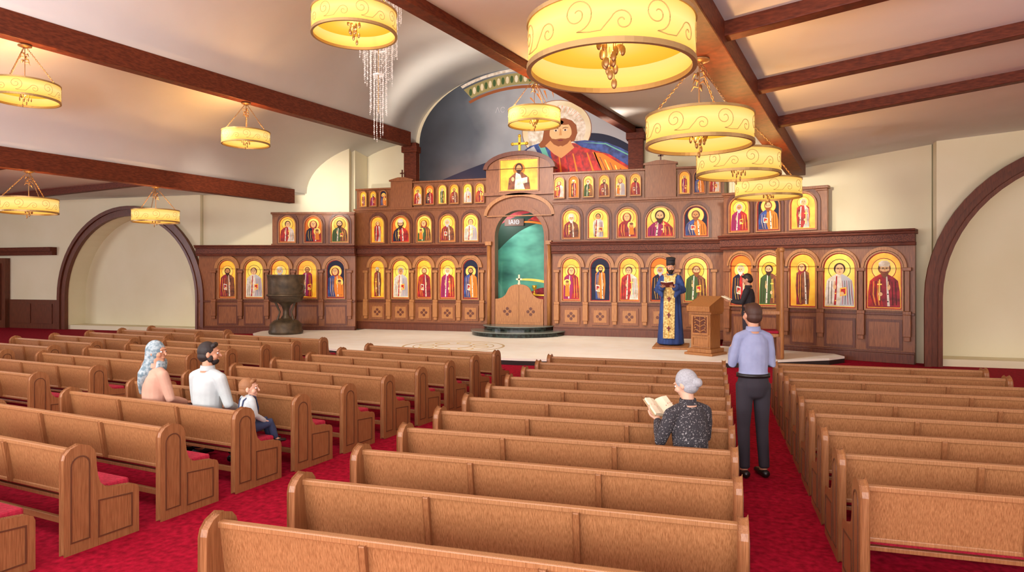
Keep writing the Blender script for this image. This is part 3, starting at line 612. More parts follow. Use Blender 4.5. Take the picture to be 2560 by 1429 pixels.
# ---------------------------------------------------------------- chandeliers
def spiral(cx,cz,r,turns,dirn,a0,n=40):
    pts=[]
    for i in range(n):
        t=i/(n-1); a=a0+dirn*turns*2*pi*t; q=r*(1-.85*t); pts.append((cx+q*math.cos(a),cz+q*math.sin(a)))
    return pts
def make_ch(up):
    RR=.6;H=.32
    Rt=empty('chandelier',(0,0,0),0,label='drum chandelier with glowing parchment shade and metal scrolls',category='chandelier',group='drum chandeliers')
    b=MB(); b.lathe([(RR,0),(RR,H)],n=64); b.lathe([(RR-.012,H),(RR-.012,0)],n=64); b.build('drum_shade',M['shade'],parent=Rt)
    for z,w in ((0,.024),(H,.018)):
        b=MB(); b.lathe([(RR-.02,z-w),(RR+.012,z-w),(RR+.012,z+w*.6),(RR-.02,z+w*.6),(RR-.02,z-w)],n=64,sm=False); b.build('rim',M['rim'],parent=Rt)
    b=MB(); b.lathe([(0.001,.17),(RR-.02,.17),(RR-.02,.18),(0.001,.18)],n=48); b.build('diffuser',M['diff'],parent=Rt)
    b=MB()
    p1=spiral(0,.18,.115,1.6,1,-pi/2,40)[::-1]; p2=spiral(.30,.115,.075,1.35,-1,pi*.9,30)
    pts=p1+[(.08,.055),(.16,.06)]+p2
    P3=[((RR+.003)*math.cos(p[0]/RR),(RR+.003)*math.sin(p[0]/RR),p[1]) for p in pts]
    b.tube(P3,[.0038]*len(P3),5,0,(0,0,1)); s0=b.build('scroll',M['scroll'],parent=Rt)
    for i in range(1,7):
        s1=s0.copy(); COL.objects.link(s1); s1.parent=Rt; s1.rotation_euler=(0,0,2*pi*i/7)
    b=MB()
    for i in range(16):
        a=i*2.4; q=.02+.09*(i/16); z=.13-.05*(i%4)-(.12 if i<4 else 0)
        x,y=q*math.cos(a),q*math.sin(a)
        b.tube([(x,y,z+.07),(x,y,z+.16)],[.003,.003],4)
        b.sphere((x,y,z+.03),(.022,.012,.04),8)
    b.build('crystal_cluster',M['chain'],parent=Rt)
    b=MB(); b.lathe([(.001,up),(.12,up),(.12,up-.02),(.04,up-.05),(.001,up-.05)],n=20); b.build('canopy',M['chain'],parent=Rt)
    for i in range(3):
        a=2*pi*i/3+.4; b=MB(); p1=Vector((.56*math.cos(a),.56*math.sin(a),H)); p0=Vector((.03*math.cos(a),.03*math.sin(a),up-.04)); N=int((p1-p0).length/.035)
        for k in range(N):
            c=p0.lerp(p1,(k+.5)/N); d=(p1-p0).normalized(); s1=d.cross(Vector((-math.sin(a),math.cos(a),0))) if k%2 else Vector((-math.sin(a),math.cos(a),0))
            loop=[c+d*.024*math.cos(t*pi/4)+s1*.012*math.sin(t*pi/4) for t in range(9)]
            b.tube(loop,[.004]*9,4,0,tuple(d.cross(s1)))
        b.build('chain',M['chain'],parent=Rt)
    b=MB()
    for i in range(10):
        a=i*2*pi/10*3; z=up-.15-.022*i; b.tube([(0,0,z),(.06*math.cos(a),.06*math.sin(a),z+.02),(.09*math.cos(a),.09*math.sin(a),z-.04)],[.005,.014,.003],6)
    b.tube([(0,0,up-.04),(0,0,.18)],[.008,.008],6)
    b.build('leaf_spray',M['chain'],parent=Rt)
    return Rt
def bulbs(Rt,e1,e2):
    for z,e,r,c in ((.26,e1,.05,(1,.55,.2)),(.10,e2,.04,(1,.72,.38))):
        l=bpy.data.lights.new('bulb_light','POINT'); l.energy=e; l.color=c; l.shadow_soft_size=r
        o=bpy.data.objects.new('bulb_light',l); COL.objects.link(o); o.parent=Rt; o.location=(0,0,z)
cl=make_ch(.98); ch=make_ch(1.08)
low=[(-.72,4.87),(-.16,8.0),(.35,10.55),(1.0,13.67),(lineX(*LN['L2'],15),15.0),(lineX(*LN['L2'],11.9),11.9)]
high=[(-4.98,8.6),(-3.96,14.9),(lineX(*LN['L1'],14.9),14.9),(-13.1,9.9)]
L_=[];H_=[]
for i,(x,y) in enumerate(low):
    if i==0: cl.location=(x,y,3.52); L_.append(cl)
    else: L_.append(dup(cl,(x,y,3.52),i*.7))
for i,(x,y) in enumerate(high):
    if i==0: ch.location=(x,y,5.5); H_.append(ch)
    else: H_.append(dup(ch,(x,y,5.5),i*.9))
for o in L_: bulbs(o,50,2.5)
for o in H_: bulbs(o,110,3)
CW=empty('crystal_chandelier',(-6.25,11.7,0),0,label='cascading crystal chandelier with tiers of bead strands',category='chandelier')
b=MB(); b.lathe([(.001,8.72),(.5,8.72),(.5,8.5),(.001,8.5)],n=24); b.tube([(0,0,8.5),(0,0,5.2)],[.012,.012],6); b.build('ceiling_plate',M['rim'],parent=CW)
for rr_,ns,zt,zb in ((.44,30,8.5,6.9),(.36,25,7.6,6.2),(.27,19,7.0,5.75),(.16,12,6.4,5.1),(.09,8,5.9,4.65)):
    b=MB(); b.ring(ell(0,0,rr_+.02,rr_+.02,24),ell(0,0,rr_-.02,rr_-.02,24),'xy',zt,zt+.03)
    for i in range(ns):
        a=2*pi*i/ns+random.random()*.1; x,y=rr_*math.cos(a),rr_*math.sin(a); z=zt; e=zb+.16*random.random(); k=0
        while z>e:
            q=.015 if k%3==0 else .006; k+=1
            b.add([(x,y,z),(x+q,y,z-.02),(x,y+q,z-.02),(x-q,y,z-.02),(x,y-q,z-.02),(x,y,z-.04)],[(0,1,2),(0,2,3),(0,3,4),(0,4,1),(5,2,1),(5,3,2),(5,4,3),(5,1,4)]); z-=.04
    b.build('bead_curtain',[M['crystal']],parent=CW,kind='stuff')

# ---------------------------------------------------------------- font, lectern, throne
F=empty('baptismal_font',(-13.2,18.5,.15),0,label='large dark bronze baptismal font on pedestal',category='font')
b=MB(); b.lathe([(.001,0),(.52,0),(.54,.08),(.5,.16),(.5,.3),(.38,.42),(.16,.5),(.001,.5)],n=36); b.build('pedestal_base',M['bronze'],parent=F)
b=MB(); b.lathe([(.18,.48),(.1,.6),(.09,.75),(.14,.9),(.28,1.02)],n=24); 
for i in range(3):
    a=i*2*pi/3; b.tube([(.28*math.cos(a),.28*math.sin(a),.45),(.2*math.cos(a),.2*math.sin(a),.7),(.36*math.cos(a),.36*math.sin(a),1.05)],[.035,.03,.035],8)
b.build('stem',M['bronze'],parent=F)
b=MB(); b.lathe([(.001,1.0),(.36,1.0),(.5,1.05),(.55,1.2),(.56,1.7),(.58,1.86),(.6,1.9),(.55,1.9),(.53,1.8),(.5,1.4),(.001,1.3)],n=40); b.lathe([(.55,1.2),(.6,1.22),(.6,1.26),(.55,1.28)],n=40); b.build('bowl',M['bronze'],parent=F)
for sx in (-1,1):
    b=MB(); b.tube([(sx*.56,0,1.6),(sx*.66,0,1.58),(sx*.68,0,1.48),(sx*.64,0,1.38),(sx*.55,0,1.36)],[.02]*5,8); b.build('handle',M['bronze'],parent=F)
Lc=empty('lectern',(-.18,16.5,.15),-.5,label='carved oak lectern with sloped reading top beside priest',category='lectern')
b=MB(); b.box(-.36,.36,-.36,.36,0,.06); b.box(-.31,.31,-.31,.31,.06,.15); b.build('base_board',M['icolt'],parent=Lc,bevel=.01)
b=MB(); b.box(-.25,.25,-.24,.24,.15,1.0); b.box(-.29,.29,-.28,.28,.96,1.02); b.build('cabinet_body',M['icolt'],parent=Lc,bevel=.01)
b=MB(); b.prism([(-.34,1.02),(.3,1.02),(.3,1.34),(.26,1.38),(-.36,1.14)],'yz',-.3,.3); b.build('reading_top',M['icolt'],parent=Lc,bevel=.012)
b=MB(); b.box(-.2,.2,-.255,-.24,.5,.92,0)
for sx in (-1,1):
    for j in range(3):
        z=.58+.12*j
        b.tube([(0,-.26,z-.04),(sx*.06,-.262,z),(sx*.12,-.262,z+.02),(sx*.15,-.26,z-.03)],[.012,.014,.012,.006],6,1)
        b.sphere((sx*.13,-.262,z+.06),(.03,.012,.018),8,1)
b.tube([(0,-.26,.52),(0,-.262,.9)],[.014,.01],6,1)
b.ring([(-.22,.48),(.22,.48),(.22,.94),(-.22,.94)],[(-.18,.52),(.18,.52),(.18,.9),(-.18,.9)],'xz',-.27,-.24,1)
b.ring([(-.22,.2),(.22,.2),(.22,.44),(-.22,.44)],[(-.19,.23),(.19,.23),(.19,.41),(-.19,.41)],'xz',-.26,-.24,1)
b.build('carved_panel',[M['icodk'],M['icolt']],parent=Lc)
b=MB(); b.box(-1.5,-.62,17.3,18.6,.15,.20); b.build('priest_board',M['icolt'],bevel=.01,label='low wooden standing board under the priest',category='board')
T=empty('bishop_throne',(1.2,16.35,.15),0,label='tall carved wooden throne with high back and turned arms',category='chair')
b=MB(); b.box(.2,.3,-.38,.38,0,2.25); b.prism([(-.38,2.25),(.38,2.25),(.25,2.43),(0,2.5),(-.25,2.43)],'yz',.2,.3); b.build('backrest',M['icolt'],parent=T,bevel=.015)
b=MB(); b.box(-.45,.2,-.36,.36,.48,.56); b.build('seat',M['icolt'],parent=T,bevel=.01)
b=MB(); b.box(-.42,.2,-.33,.33,.56,.62); b.build('seat_cushion',M['cushion'],parent=T,bevel=.02)
for sy in (-1,1):
    b=MB(); b.box(-.52,.22,sy*.36-.05,sy*.36+.05,1.0,1.07); b.sphere((-.52,sy*.36,1.03),.07,10); b.build('armrest',M['icolt'],parent=T)
    b=MB(); prof_=[(.05,0),(.05,.1),(.03,.14),(.055,.3),(.03,.45),(.05,.5),(.03,.6),(.06,.78),(.03,.9),(.045,1.0)]; b.lathe(prof_,(-.42,sy*.34,0),12); b.build('leg',M['icolt'],parent=T)
    b=MB(); b.box(.14,.24,sy*.38-.06,sy*.38+.06,0,.5); b.build('leg',M['ico'],parent=T)
    b=MB(); b.tube([(.25,sy*.4,0.05),(.25,sy*.4,2.38)],[.05,.045],10); b.sphere((.25,sy*.4,2.43),.065,10); b.build('back_post',M['icolt'],parent=T)

# ---------------------------------------------------------------- people
def hand(b,w,d,nrm,across,curl=.5,k=1.0):
    d=Vector(d).normalized(); nrm=Vector(nrm); nrm=(nrm-d*nrm.dot(d)).normalized(); ac=d.cross(nrm).normalized()
    if ac.dot(Vector(across))<0: ac=-ac
    w=Vector(w)
    b.tube([w-d*.01,w+d*.035*k,w+d*.08*k],[(.027*k,.019*k),(.038*k,.017*k),(.041*k,.014*k)],10,0,tuple(ac))
    for off,ln in ((.034,.07),(.0115,.08),(-.0115,.076),(-.034,.058)):
        p=w+d*.078*k+ac*off*k; a=.15; pts=[p]; dd=d+ac*off*3
        dd.normalize()
        for seg in (.45,.3,.25):
            a+=curl; q=dd*math.cos(a)+nrm*math.sin(a); p=p+q*ln*seg*k; pts.append(p)
        b.tube(pts,[.0088*k,.0085*k,.0078*k,.0065*k],7)
    p=w+d*.02*k+ac*.028*k; q=(d*.55+ac*.75+nrm*.25).normalized(); p2=p+q*.035*k; q2=(d*.8+ac*.25+nrm*.45).normalized(); 
    b.tube([p,p2,p2+q2*.026*k,p2+q2*.044*k],[.0125*k,.0105*k,.0095*k,.008*k],7)
def person(label,loc,yaw,s,hip=.92,sit=False,lean=0,arms=None,head=(0,0),hs=1,skin='skin',top='lav',bottom='trous',hair='short',haircol='hairbr',robe=False,beard=False,hat=False,scarf=None,female=False,legs=None,belt=False,tw=1,armk=1,straps=None,shw=.16):
    B=MB(); tz=lambda t: hip+.54*t
    R_=[(-.08,.13*tw,.10),(0,.155*tw,.118),(.25,.138*tw,.105),(.6,.15*tw,.112),(.8,.148*tw,.098),(.93,.10*tw,.07),(1.02,.052,.052)]
    tp=[(0,lean*max(t,0),tz(t)) for t,_,_ in R_]
    B.tube(tp,[(a,b_) for _,a,b_ in R_],16,0,(1,0,0),ck=.25)
    c=Vector((0,lean*1.15+.02,hip+.81-.118*hs))
    B.tube([(0,lean,tz(.9)),(0,lean*1.07,tz(1.05)),(c.x,c.y-.012,c.z-.05*hs)],[.058,.052,.054*min(hs,1.1)],12)
    HM=Matrix.Translation(c)@Matrix.Rotation(head[0],4,'Z')@Matrix.Rotation(-head[1],4,'X')@Matrix.Scale(hs,4)
    def headparts(b):
        b.M=HM
        b.sphere((0,-.008,.012),(.077,.094,.104),20); b.sphere((0,.022,-.045),(.058,.066,.066),16); b.sphere((0,.062,-.088),(.026,.024,.02),10)
        b.tube([(0,.086,.022),(0,.098,-.004),(0,.108,-.024)],[.007,.009,.014],8); b.sphere((0,.084,.032),(.052,.014,.009),10)
        b.sphere((0,.083,-.056),(.025,.012,.005),10); b.sphere((0,.081,-.065),(.022,.012,.005),10)
        for sx in (-1,1):
            b.sphere((sx*.079,-.008,-.006),(.010,.019,.031),10); b.sphere((sx*.045,.055,-.025),(.025,.028,.03),10)
        b.M=Matrix.Identity(4)
    headparts(B)
    sh=[Vector((sx*shw*tw,lean,tz(.85))) for sx in (-1,1)]
    if not arms: arms=[((-.24,0,tz(.36)),(-.22,.1,tz(-.05)),(0,.3,-1),(1,0,0),(0,1,0),.4),((.24,0,tz(.36)),(.22,.1,tz(-.05)),(0,.3,-1),(-1,0,0),(0,1,0),.4)]
    for i,(e,w,hd_,hn,ha,cu) in enumerate(arms):
        e=Vector(e);w=Vector(w)
        B.tube([(0,lean,tz(.93)),(sh[i].x*.55,lean,tz(.905)),sh[i]],[.045,.044,.04],10,ck=.5)
        B.tube([sh[i],sh[i].lerp(e,.5),e,e.lerp(w,.4),w],[.046*armk,.042*armk,.036*armk,.034*armk,.025*armk],12,ck=.5)
        hand(B,w,hd_,hn,ha,cu,armk if armk>.8 else .8)
    if not legs:
        if sit: legs=[[(sx*.09,0,hip),(sx*.11,.43,hip+.0),(sx*.11,.42,hip-.41)] for sx in (-1,1)]
        else: legs=[[(sx*.085,0,hip),(sx*.095,.012,hip-.43),(sx*.1,-.03,.09)] for sx in (-1,1)]
    for l in legs:
        a,k,f=[Vector(x) for x in l]; B.tube([a,a.lerp(k,.5),k,k.lerp(f,.35),f],[.08*tw,.068*tw,.05*tw,.05*tw,.036*tw],12); B.tube([f,f+Vector((0,.06,-.045)),f+Vector((0,.15,-.06))],[.035,.034,.025],8,0,(1,0,0))
    me=B.build('person',M[skin],label=label,category='person',loc=loc,rot=yaw,scale=s,remesh=.0062,smooth=3)
    for sx in (-1,1):
        b=MB(); b.M=HM; b.sphere((sx*.031,.078,.006),(.014,.011,.009),10,0); b.sphere((sx*.031,.0885,.006),(.005,.003,.005),8,1); b.build('eye',[M['white'],M['iris']],parent=me)
    if robe:
        b=MB(); b.tube([(0,0,.03),(0,0,.3),(0,0,.7),(0,0,1.0),(0,lean,1.25),(0,lean,tz(.84)),(0,lean,tz(.98))],[(.27,.24),(.25,.22),(.22,.18),(.2,.15),(.2,.14),(.19,.12),(.085,.07)],40,0,(1,0,0),True,.035,11,ck=.12)
        for i,(e,w,hd_,hn,ha,cu) in enumerate(arms):
            e=Vector(e);w=Vector(w); b.tube([(sh[i].x*.3,lean,tz(.9)),sh[i],sh[i].lerp(e,.5),e,e.lerp(w,.85)],[.07,.072,.08,.085,.075],14,ck=.6); b.tube([e,e.lerp(w,.6)+Vector((0,0,-.09)),e.lerp(w,.8)+Vector((0,0,-.18))],[.07,.065,.035],12)
        b.build('cassock',M[top],parent=me,remesh=.011,smooth=2)
        b=MB()
        zz=[tz(.95),tz(.8),1.2,1.0,.7,.4,.15]; yy=[.10,.135,.17,.178,.205,.235,.25]
        for i in range(6):
            for m_,x0,x1,dy in ((0,-.115,.115,.012),(1,-.012,.012,.018)):
                b.add([(x0,yy[i]+dy-.02,zz[i]),(0,yy[i]+dy,zz[i]),(x1,yy[i]+dy-.02,zz[i]),(x0,yy[i+1]+dy-.02,zz[i+1]),(0,yy[i+1]+dy,zz[i+1]),(x1,yy[i+1]+dy-.02,zz[i+1])],[(0,1,4,3),(1,2,5,4)],m_)
        b.tube([(.09,.09,tz(.93)),(.1,0,tz(.99)),(.07,-.07,tz(1.0)),(-.07,-.07,tz(1.0)),(-.1,0,tz(.99)),(-.09,.09,tz(.93))],[(.045,.02)]*6,8)
        st=b.build('stole',[M['stole'],P['gold']],parent=me); q=st.modifiers.new('s','SOLIDIFY'); q.thickness=.012
        for zc in (.35,.62,.95):
            y=.262 if zc<.5 else (.235 if zc<.8 else .205)
            b=MB(); b.prism([(-.012,zc-.05),(.012,zc-.05),(.012,zc),(.04,zc),(.04,zc+.022),(.012,zc+.022),(.012,zc+.05),(-.012,zc+.05),(-.012,zc+.022),(-.04,zc+.022),(-.04,zc),(-.012,zc)],'xz',y-.02,y+.006)
            b.build('embroidered_cross',M['cover'],parent=me)
    else:
        b=MB(); off=.016
        rs=[(t,a,b_) for t,a,b_ in R_[:-1]]
        if belt: rs=[(.17,.148*tw,.112)]+[x for x in rs if x[0]>.2]
        b.tube([(0,lean*max(t,0),tz(t)) for t,_,_ in rs],[(a+off,b_+off) for _,a,b_ in rs],18,0,(1,0,0),ck=.15)
        for i,(e,w,hd_,hn,ha,cu) in enumerate(arms):
            e=Vector(e);w=Vector(w)
            b.tube([(0,lean,tz(.92)),(sh[i].x*.55,lean,tz(.9)),sh[i]],[.062,.06,.058],12,ck=.5)
            b.tube([sh[i],sh[i].lerp(e,.5),e,e.lerp(w,.45),e.lerp(w,.88)],[.062*armk,.057*armk,.05*armk,.046*armk,.038*armk],12,ck=.85)
        b.build('jacket' if top=='suit' else 'shirt',M[top],parent=me,remesh=.008,smooth=4)
        b=MB(); b.lathe([(.066,0),(.06,.045),(.066,.048),(.076,.0)],(0,lean*1.03,tz(.985)),18); b.build('collar',M[top],parent=me)
        b=MB(); b.tube([(0,-.005,hip-.09),(0,-.005,hip-.02),(0,0,hip+.04),(0,0,hip+.1)],[(.14*tw,.115),(.166*tw,.134),(.168*tw,.133),(.156*tw,.12)],16,0,(1,0,0),ck=.5)
        for l in legs:
            a,k,f=[Vector(x) for x in l]; b.tube([a,a.lerp(k,.5),k,k.lerp(f,.4),k.lerp(f,.97)],[.1*tw,.088*tw,.07*tw,.065*tw,.058*tw],14,ck=.4)
        b.build('skirt' if female else 'trousers',M[bottom],parent=me,remesh=.011,smooth=3)
    if belt:
        b=MB(); b.M=Matrix.Translation((0,0,hip+.095))@Matrix.Diagonal((1,.8,1,1)); b.lathe([(.155*tw,-.02),(.184*tw,-.02),(.184*tw,.018),(.155*tw,.018)],n=28); b.M=Matrix.Identity(4); b.build('belt',M['belt'],parent=me)
    for l in legs:
        f=Vector(l[2]); b=MB(); b.tube([f+Vector((0,-.035,-.05)),f+Vector((0,.05,-.05)),f+Vector((0,.17,-.06))],[(.042,.038),(.047,.036),(.036,.026)],12,0,(1,0,0)); b.build('shoe',M['shoe'],parent=me)
    b=MB(); b.M=HM
    if scarf:
        b.sphere((0,-.022,.016),(.092,.106,.118),20); b.tube([(0,-.035,.02),(0,-.05,-.08),(0,-.065,-.16),(0,-.085,-.24),(.03,-.12,-.34),(.05,-.14,-.44)],[(.088,.088),(.09,.082),(.125,.09),(.17,.095),(.13,.05),(.06,.015)],20,0,(1,0,0)); b.tube([(-.04,.03,-.1),(.01,.06,-.15),(.06,.05,-.24)],[(.06,.045),(.075,.04),(.05,.02)],12,0,(1,0,0))
        b.build('headscarf',M[scarf],parent=me,remesh=.008,smooth=4)
        b=MB(); b.M=HM; b.tube([(-.07,-.05,-.16),(-.1,-.11,-.3),(-.08,-.12,-.42)],[.04,.035,.015],10); b.build('hair',M[haircol],parent=me,remesh=.008)
    else:
        b.sphere((0,-.02,.028),(.083,.093,.098),20); b.sphere((0,-.035,-.02),(.079,.076,.07),16)
        if hair=='bun':
            b.sphere((0,-.02,.03),(.088,.097,.1),18); b.sphere((0,-.116,-.012),(.046,.034,.04),14)
        else: b.tube([(-.05,.045,.085),(0,.058,.092),(.05,.045,.085)],[.022,.026,.022],10)
        b.build('hair',M[haircol],parent=me,remesh=.006,smooth=3)
    if beard:
        b=MB(); b.M=HM
        if beard=='short':
            b.sphere((0,.034,-.072),(.056,.06,.044),14)
            for sx in (-1,1): b.sphere((sx*.062,.01,-.04),(.016,.03,.045),10)
        else:
            b.sphere((0,.045,-.085),(.06,.055,.05),14); b.sphere((0,.062,-.13),(.042,.035,.055),12)
            for sx in (-1,1): b.sphere((sx*.06,.012,-.045),(.02,.035,.05),10)
            b.tube([(-.03,.09,-.05),(0,.1,-.043),(.03,.09,-.05)],[.007,.009,.007],6)
        b.build('beard',M[haircol],parent=me,remesh=.006,smooth=2)
    if hat:
        b=MB(); b.M=HM; b.lathe([(.088,.045),(.09,.17),(.001,.175)],(0,-.012,0),28); b.lathe([(.098,.165),(.098,.182),(.001,.187)],(0,-.012,0),28); b.build('clergy_hat',M['suit'],parent=me)
    if straps:
        for sx in (-1,1):
            b=MB(); b.tube([(sx*.07,.125,tz(.2)),(sx*.085,.14,tz(.6)),(sx*.09,.09,tz(.93)),(sx*.09,0,tz(1.0)),(sx*.07,-.1,tz(.85)),(sx*.05,-.135,tz(.5)),(sx*.06,-.125,tz(.1))],[(.018,.012)]*7,8)
            b.build('overall_strap',M[straps],parent=me)
    return me
def book(loc,rot,tilt,size,cover,label):
    w,h=size
    Rt=empty('open_book',loc,rot,label=label,category='book'); Rt.rotation_euler=(tilt,0,rot)
    for sx in (-1,1):
        b=MB(); b.prism([(0,.0),(sx*w,.03),(sx*w,.036),(0,.008)],'xz',-h/2-.006,h/2+.006); b.build('cover',cover,parent=Rt)
        b=MB(); b.prism([(0,.008),(sx*(w-.01),.036),(sx*(w-.012),.055),(sx*w*.5,.05),(sx*.012,.03)],'xz',-h/2,h/2); b.build('pages',M['page'],parent=Rt)
    return Rt
def fwd(yaw): return Vector((-math.sin(yaw),math.cos(yaw),0))
person('standing man in lavender shirt and charcoal trousers with hands clasped',(.38,7.1,0),math.radians(20),1.0,top='lav',bottom='trous',haircol='hairbr',belt=True,head=(.15,.02),tw=.9,armk=.9,shw=.165,
 arms=[((-.205,.03,1.12),(-.13,.22,1.27),(.8,.4,.35),(0,-1,0),(0,0,1),.55),((.195,.0,1.12),(.05,.22,1.24),(-.9,.35,.2),(0,-1,0),(0,0,1),.55)])
yp=pi-.1
pr=person('bearded priest in navy cassock, gold stole and tall hat reading',(-1.08,18.0,.2),yp,1.27,top='robe',robe=True,beard=True,hat=True,haircol='hairdk',head=(.3,.3),
 arms=[((-.25,.06,1.14),(-.11,.3,1.2),(.35,.85,.1),(0,.1,1),(-1,0,.3),.3),((.25,.06,1.14),(.11,.3,1.2),(-.35,.85,.1),(0,.1,1),(1,0,.3),.3)])
f=fwd(yp)*.42*1.27
book((-1.08+f.x,18.0+f.y,.2+1.235*1.27),yp,math.radians(28),(.16,.24),M['cover'],'open maroon prayer book held by the priest')
yr=math.radians(75)
rx=.74
person('man in black jacket standing reading from a book',(rx,15.72,.15),yr,1.1,top='suit',bottom='trous',haircol='hairdk',head=(.0,.4),
 arms=[((-.23,.08,1.15),(-.09,.32,1.17),(.2,.9,.1),(0,.1,1),(-1,0,.3),.3),((.23,.08,1.15),(.09,.32,1.17),(-.2,.9,.1),(0,.1,1),(1,0,.3),.3)])
f=fwd(yr)*.44*1.1
book((rx+f.x,15.72+f.y,.15+1.2*1.1),yr,math.radians(25),(.13,.2),M['beigecover'],'open book held by the man in black')
ye=math.radians(42); s=.93; hp=.425/s+.09
ex0=-.16
person('elderly seated woman with grey bun and dotted dark blouse reading',(ex0,5.07+.28,0),ye,s,hip=hp,sit=True,lean=.05,top='dot',bottom='trous',hair='bun',haircol='hairgy',skin='skin2',head=(.35,.35),female=True,shw=.175,
 legs=[[(-.09,0,hp),(-.1,.36,hp+.02),(-.1,.38,.09)],[(.09,0,hp),(.1,.36,hp+.02),(.1,.38,.09)]],
 arms=[((-.25,.1,hp+.23),(-.1,.33,hp+.36),(.1,.7,.5),(0,-.2,1),(-1,0,.3),.3),((.25,.1,hp+.23),(.1,.33,hp+.36),(-.1,.7,.5),(0,-.2,1),(1,0,.3),.3)])
f=fwd(ye)*.44*s
book((ex0+f.x,5.35+f.y,(hp+.42)*s),ye,math.radians(35),(.12,.18),M['beigecover'],'open book held by the seated elderly woman')
def onpew(sv,fw):
    ex,ey=-4.4+.216,3.71+1.51
    return (ex-ux*sv-uy*fw*1.0, ey-uy*sv+ux*fw)
x,y=onpew(1.55,.24); s=.98; hp=.425/s+.09
person('seated woman in patterned blue headscarf and peach blouse',(x,y,0),rr-.15,s,hip=hp,sit=True,top='peach',bottom='jeans',scarf='scarf',haircol='hairdk',head=(-1.15,-.02),female=True,tw=.93,
 arms=[((-.22,.05,hp+.2),(-.12,.28,hp+.12),(.4,.8,-.1),(0,0,-1),(1,0,0),.3),((.22,.05,hp+.2),(.12,.28,hp+.12),(-.4,.8,-.1),(0,0,-1),(-1,0,0),.3)])
x,y=onpew(.76,.24); s=1.01; hp=.425/s+.09
person('seated man in pale shirt with short dark hair beside a child',(x,y,0),rr,s,hip=hp,sit=True,top='wshirt',bottom='trous',haircol='hairdk',head=(-.75,.0),shw=.175,beard='short',
 arms=[((-.23,.05,hp+.2),(-.12,.28,hp+.1),(.4,.8,-.1),(0,0,-1),(1,0,0),.3),((.25,.04,hp+.2),(.13,.27,hp+.1),(-.3,.8,-.1),(0,0,-1),(-1,0,0),.4)])
x,y=onpew(.27,.30); s=.6; hp=.43/s+.13
person('small child in white shirt and blue overalls seated on pew',(x,y,0),rr-.35,s,hip=hp,sit=True,top='wshirt',bottom='jeans',haircol='hairbl',skin='skin2',head=(-.5,0),hs=1.45,straps='jeans',
 legs=[[(-.09,0,hp),(-.1,.34,hp+.05),(-.1,.42,hp-.22)],[(.09,0,hp),(.1,.34,hp+.05),(.1,.42,hp-.22)]],
 arms=[((-.21,.04,hp+.22),(-.13,.24,hp+.09),(.1,.8,-.2),(0,0,-1),(1,0,0),.4),((.21,.04,hp+.22),(.13,.24,hp+.09),(-.1,.8,-.2),(0,0,-1),(-1,0,0),.4)])

# ---------------------------------------------------------------- lights
def area(loc,target,sx,sy,e,col=(1,.9,.78)):
    l=bpy.data.lights.new('added_fill_light','AREA'); l.shape='RECTANGLE'; l.size=sx; l.size_y=sy; l.energy=e; l.color=col  # large fill lights added to brighten the hall; no windows modelled
    o=bpy.data.objects.new('added_fill_light',l); COL.objects.link(o); o.location=loc
    o.rotation_euler=(Vector(target)-Vector(loc)).to_track_quat('-Z','Y').to_euler()
def spot(loc,target,e,ang,col=(1,.86,.66),r=.15,blend=.8):
    l=bpy.data.lights.new('aimed_spot','SPOT'); l.energy=e; l.spot_size=math.radians(ang); l.spot_blend=blend; l.color=col; l.shadow_soft_size=r  # spots without fixtures, added for brightness except the wall-patch one
    o=bpy.data.objects.new('aimed_spot',l); COL.objects.link(o); o.location=loc
    o.rotation_euler=(Vector(target)-Vector(loc)).to_track_quat('-Z','Y').to_euler()
area((-6,-5,3.4),(-6,10,4.2),18,3.5,560,(1,.96,.91))
area((-6,-2.5,2.2),(-6,3,8),20,3,1700,(.95,.95,1))
area((13,6,3),(0,9,3),8,3,380,(1,.93,.86))
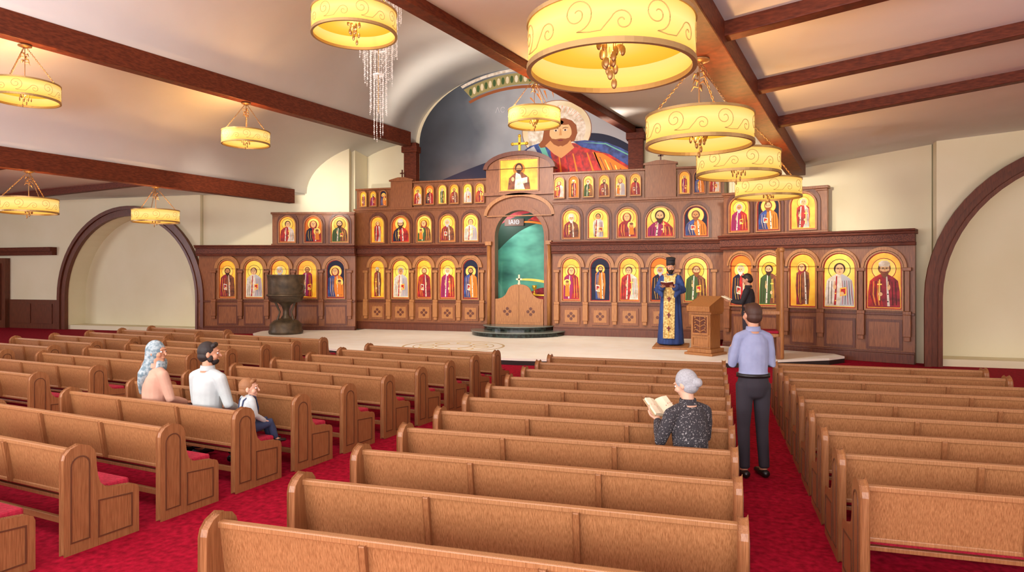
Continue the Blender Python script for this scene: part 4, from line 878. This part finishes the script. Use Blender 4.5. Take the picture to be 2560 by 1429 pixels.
area((-28.5,6,2.8),(-15,9,3.4),8,3,700,(.9,.93,1))
area((-9,3,6.2),(-9,9,0),6,6,200,(1,.94,.82))
spot((-5,-1,2.6),(-8,12,8.6),2400,70,(1,.95,.9),.8)  # added spot behind the camera to brighten the vault
spot((5,-3,2.2),(6,7,5.3),800,80,(1,.92,.86),.8)  # added spot behind the camera to brighten the right-hand ceiling
for x,tx in ((-12,-14.5),(-8,-9.5),(-4.5,-6),(-3,-2.5),(.5,2)):
    spot((x,13.3,6.2 if x<0 else 4.4),(tx,20.3,2.6),720,64)  # spots added to light the icon screen
spot((-12.4,18.0,4.2),(-12.9,20.7,4.9),200,60,(1,.95,.85),.1)
spot((-6,14,6.3),(-5.6,22,6.9),850,62,(1,.95,.88))  # spot added to brighten the mural
spot((-7,12,6.3),(-6,17.5,0),1000,90,(1,.95,.88),.3)  # spot added to whiten the marble platform
spot((-2,12,6.3),(0,17.5,0),700,80,(1,.95,.88),.3)  # another added spot for the platform's right side
# unseen spots added behind the icon screen's top tier to brighten the vault
spot((-8.6,21.35,4.9),(-8.6,15,9.2),700,110,(1,.88,.7),.06)
spot((-3.6,21.0,4.9),(-5.2,14.5,9.2),700,110,(1,.88,.7),.06)
l=bpy.data.lights.new('sanctuary_fill','POINT'); l.energy=60; l.color=(1,.98,.93); l.shadow_soft_size=.1  # lamp added to brighten the painting behind the portal
o=bpy.data.objects.new('sanctuary_fill',l); COL.objects.link(o); o.location=(PX-.9,21.2,3.9)
w=bpy.data.worlds.new('world'); sc.world=w; w.use_nodes=True; w.node_tree.nodes['Background'].inputs[0].default_value=(.9,.85,.8,1); w.node_tree.nodes['Background'].inputs[1].default_value=.5

# ---------------------------------------------------------------- camera
cam=bpy.data.cameras.new('camera'); co=bpy.data.objects.new('camera',cam); COL.objects.link(co)
cam.sensor_width=36; cam.lens=36*1669/2560; cam.shift_y=-24.5/2560
co.location=(0,0,2); co.rotation_euler=(pi/2,0,math.radians(16.8)); cam.clip_start=.05
sc.camera=co
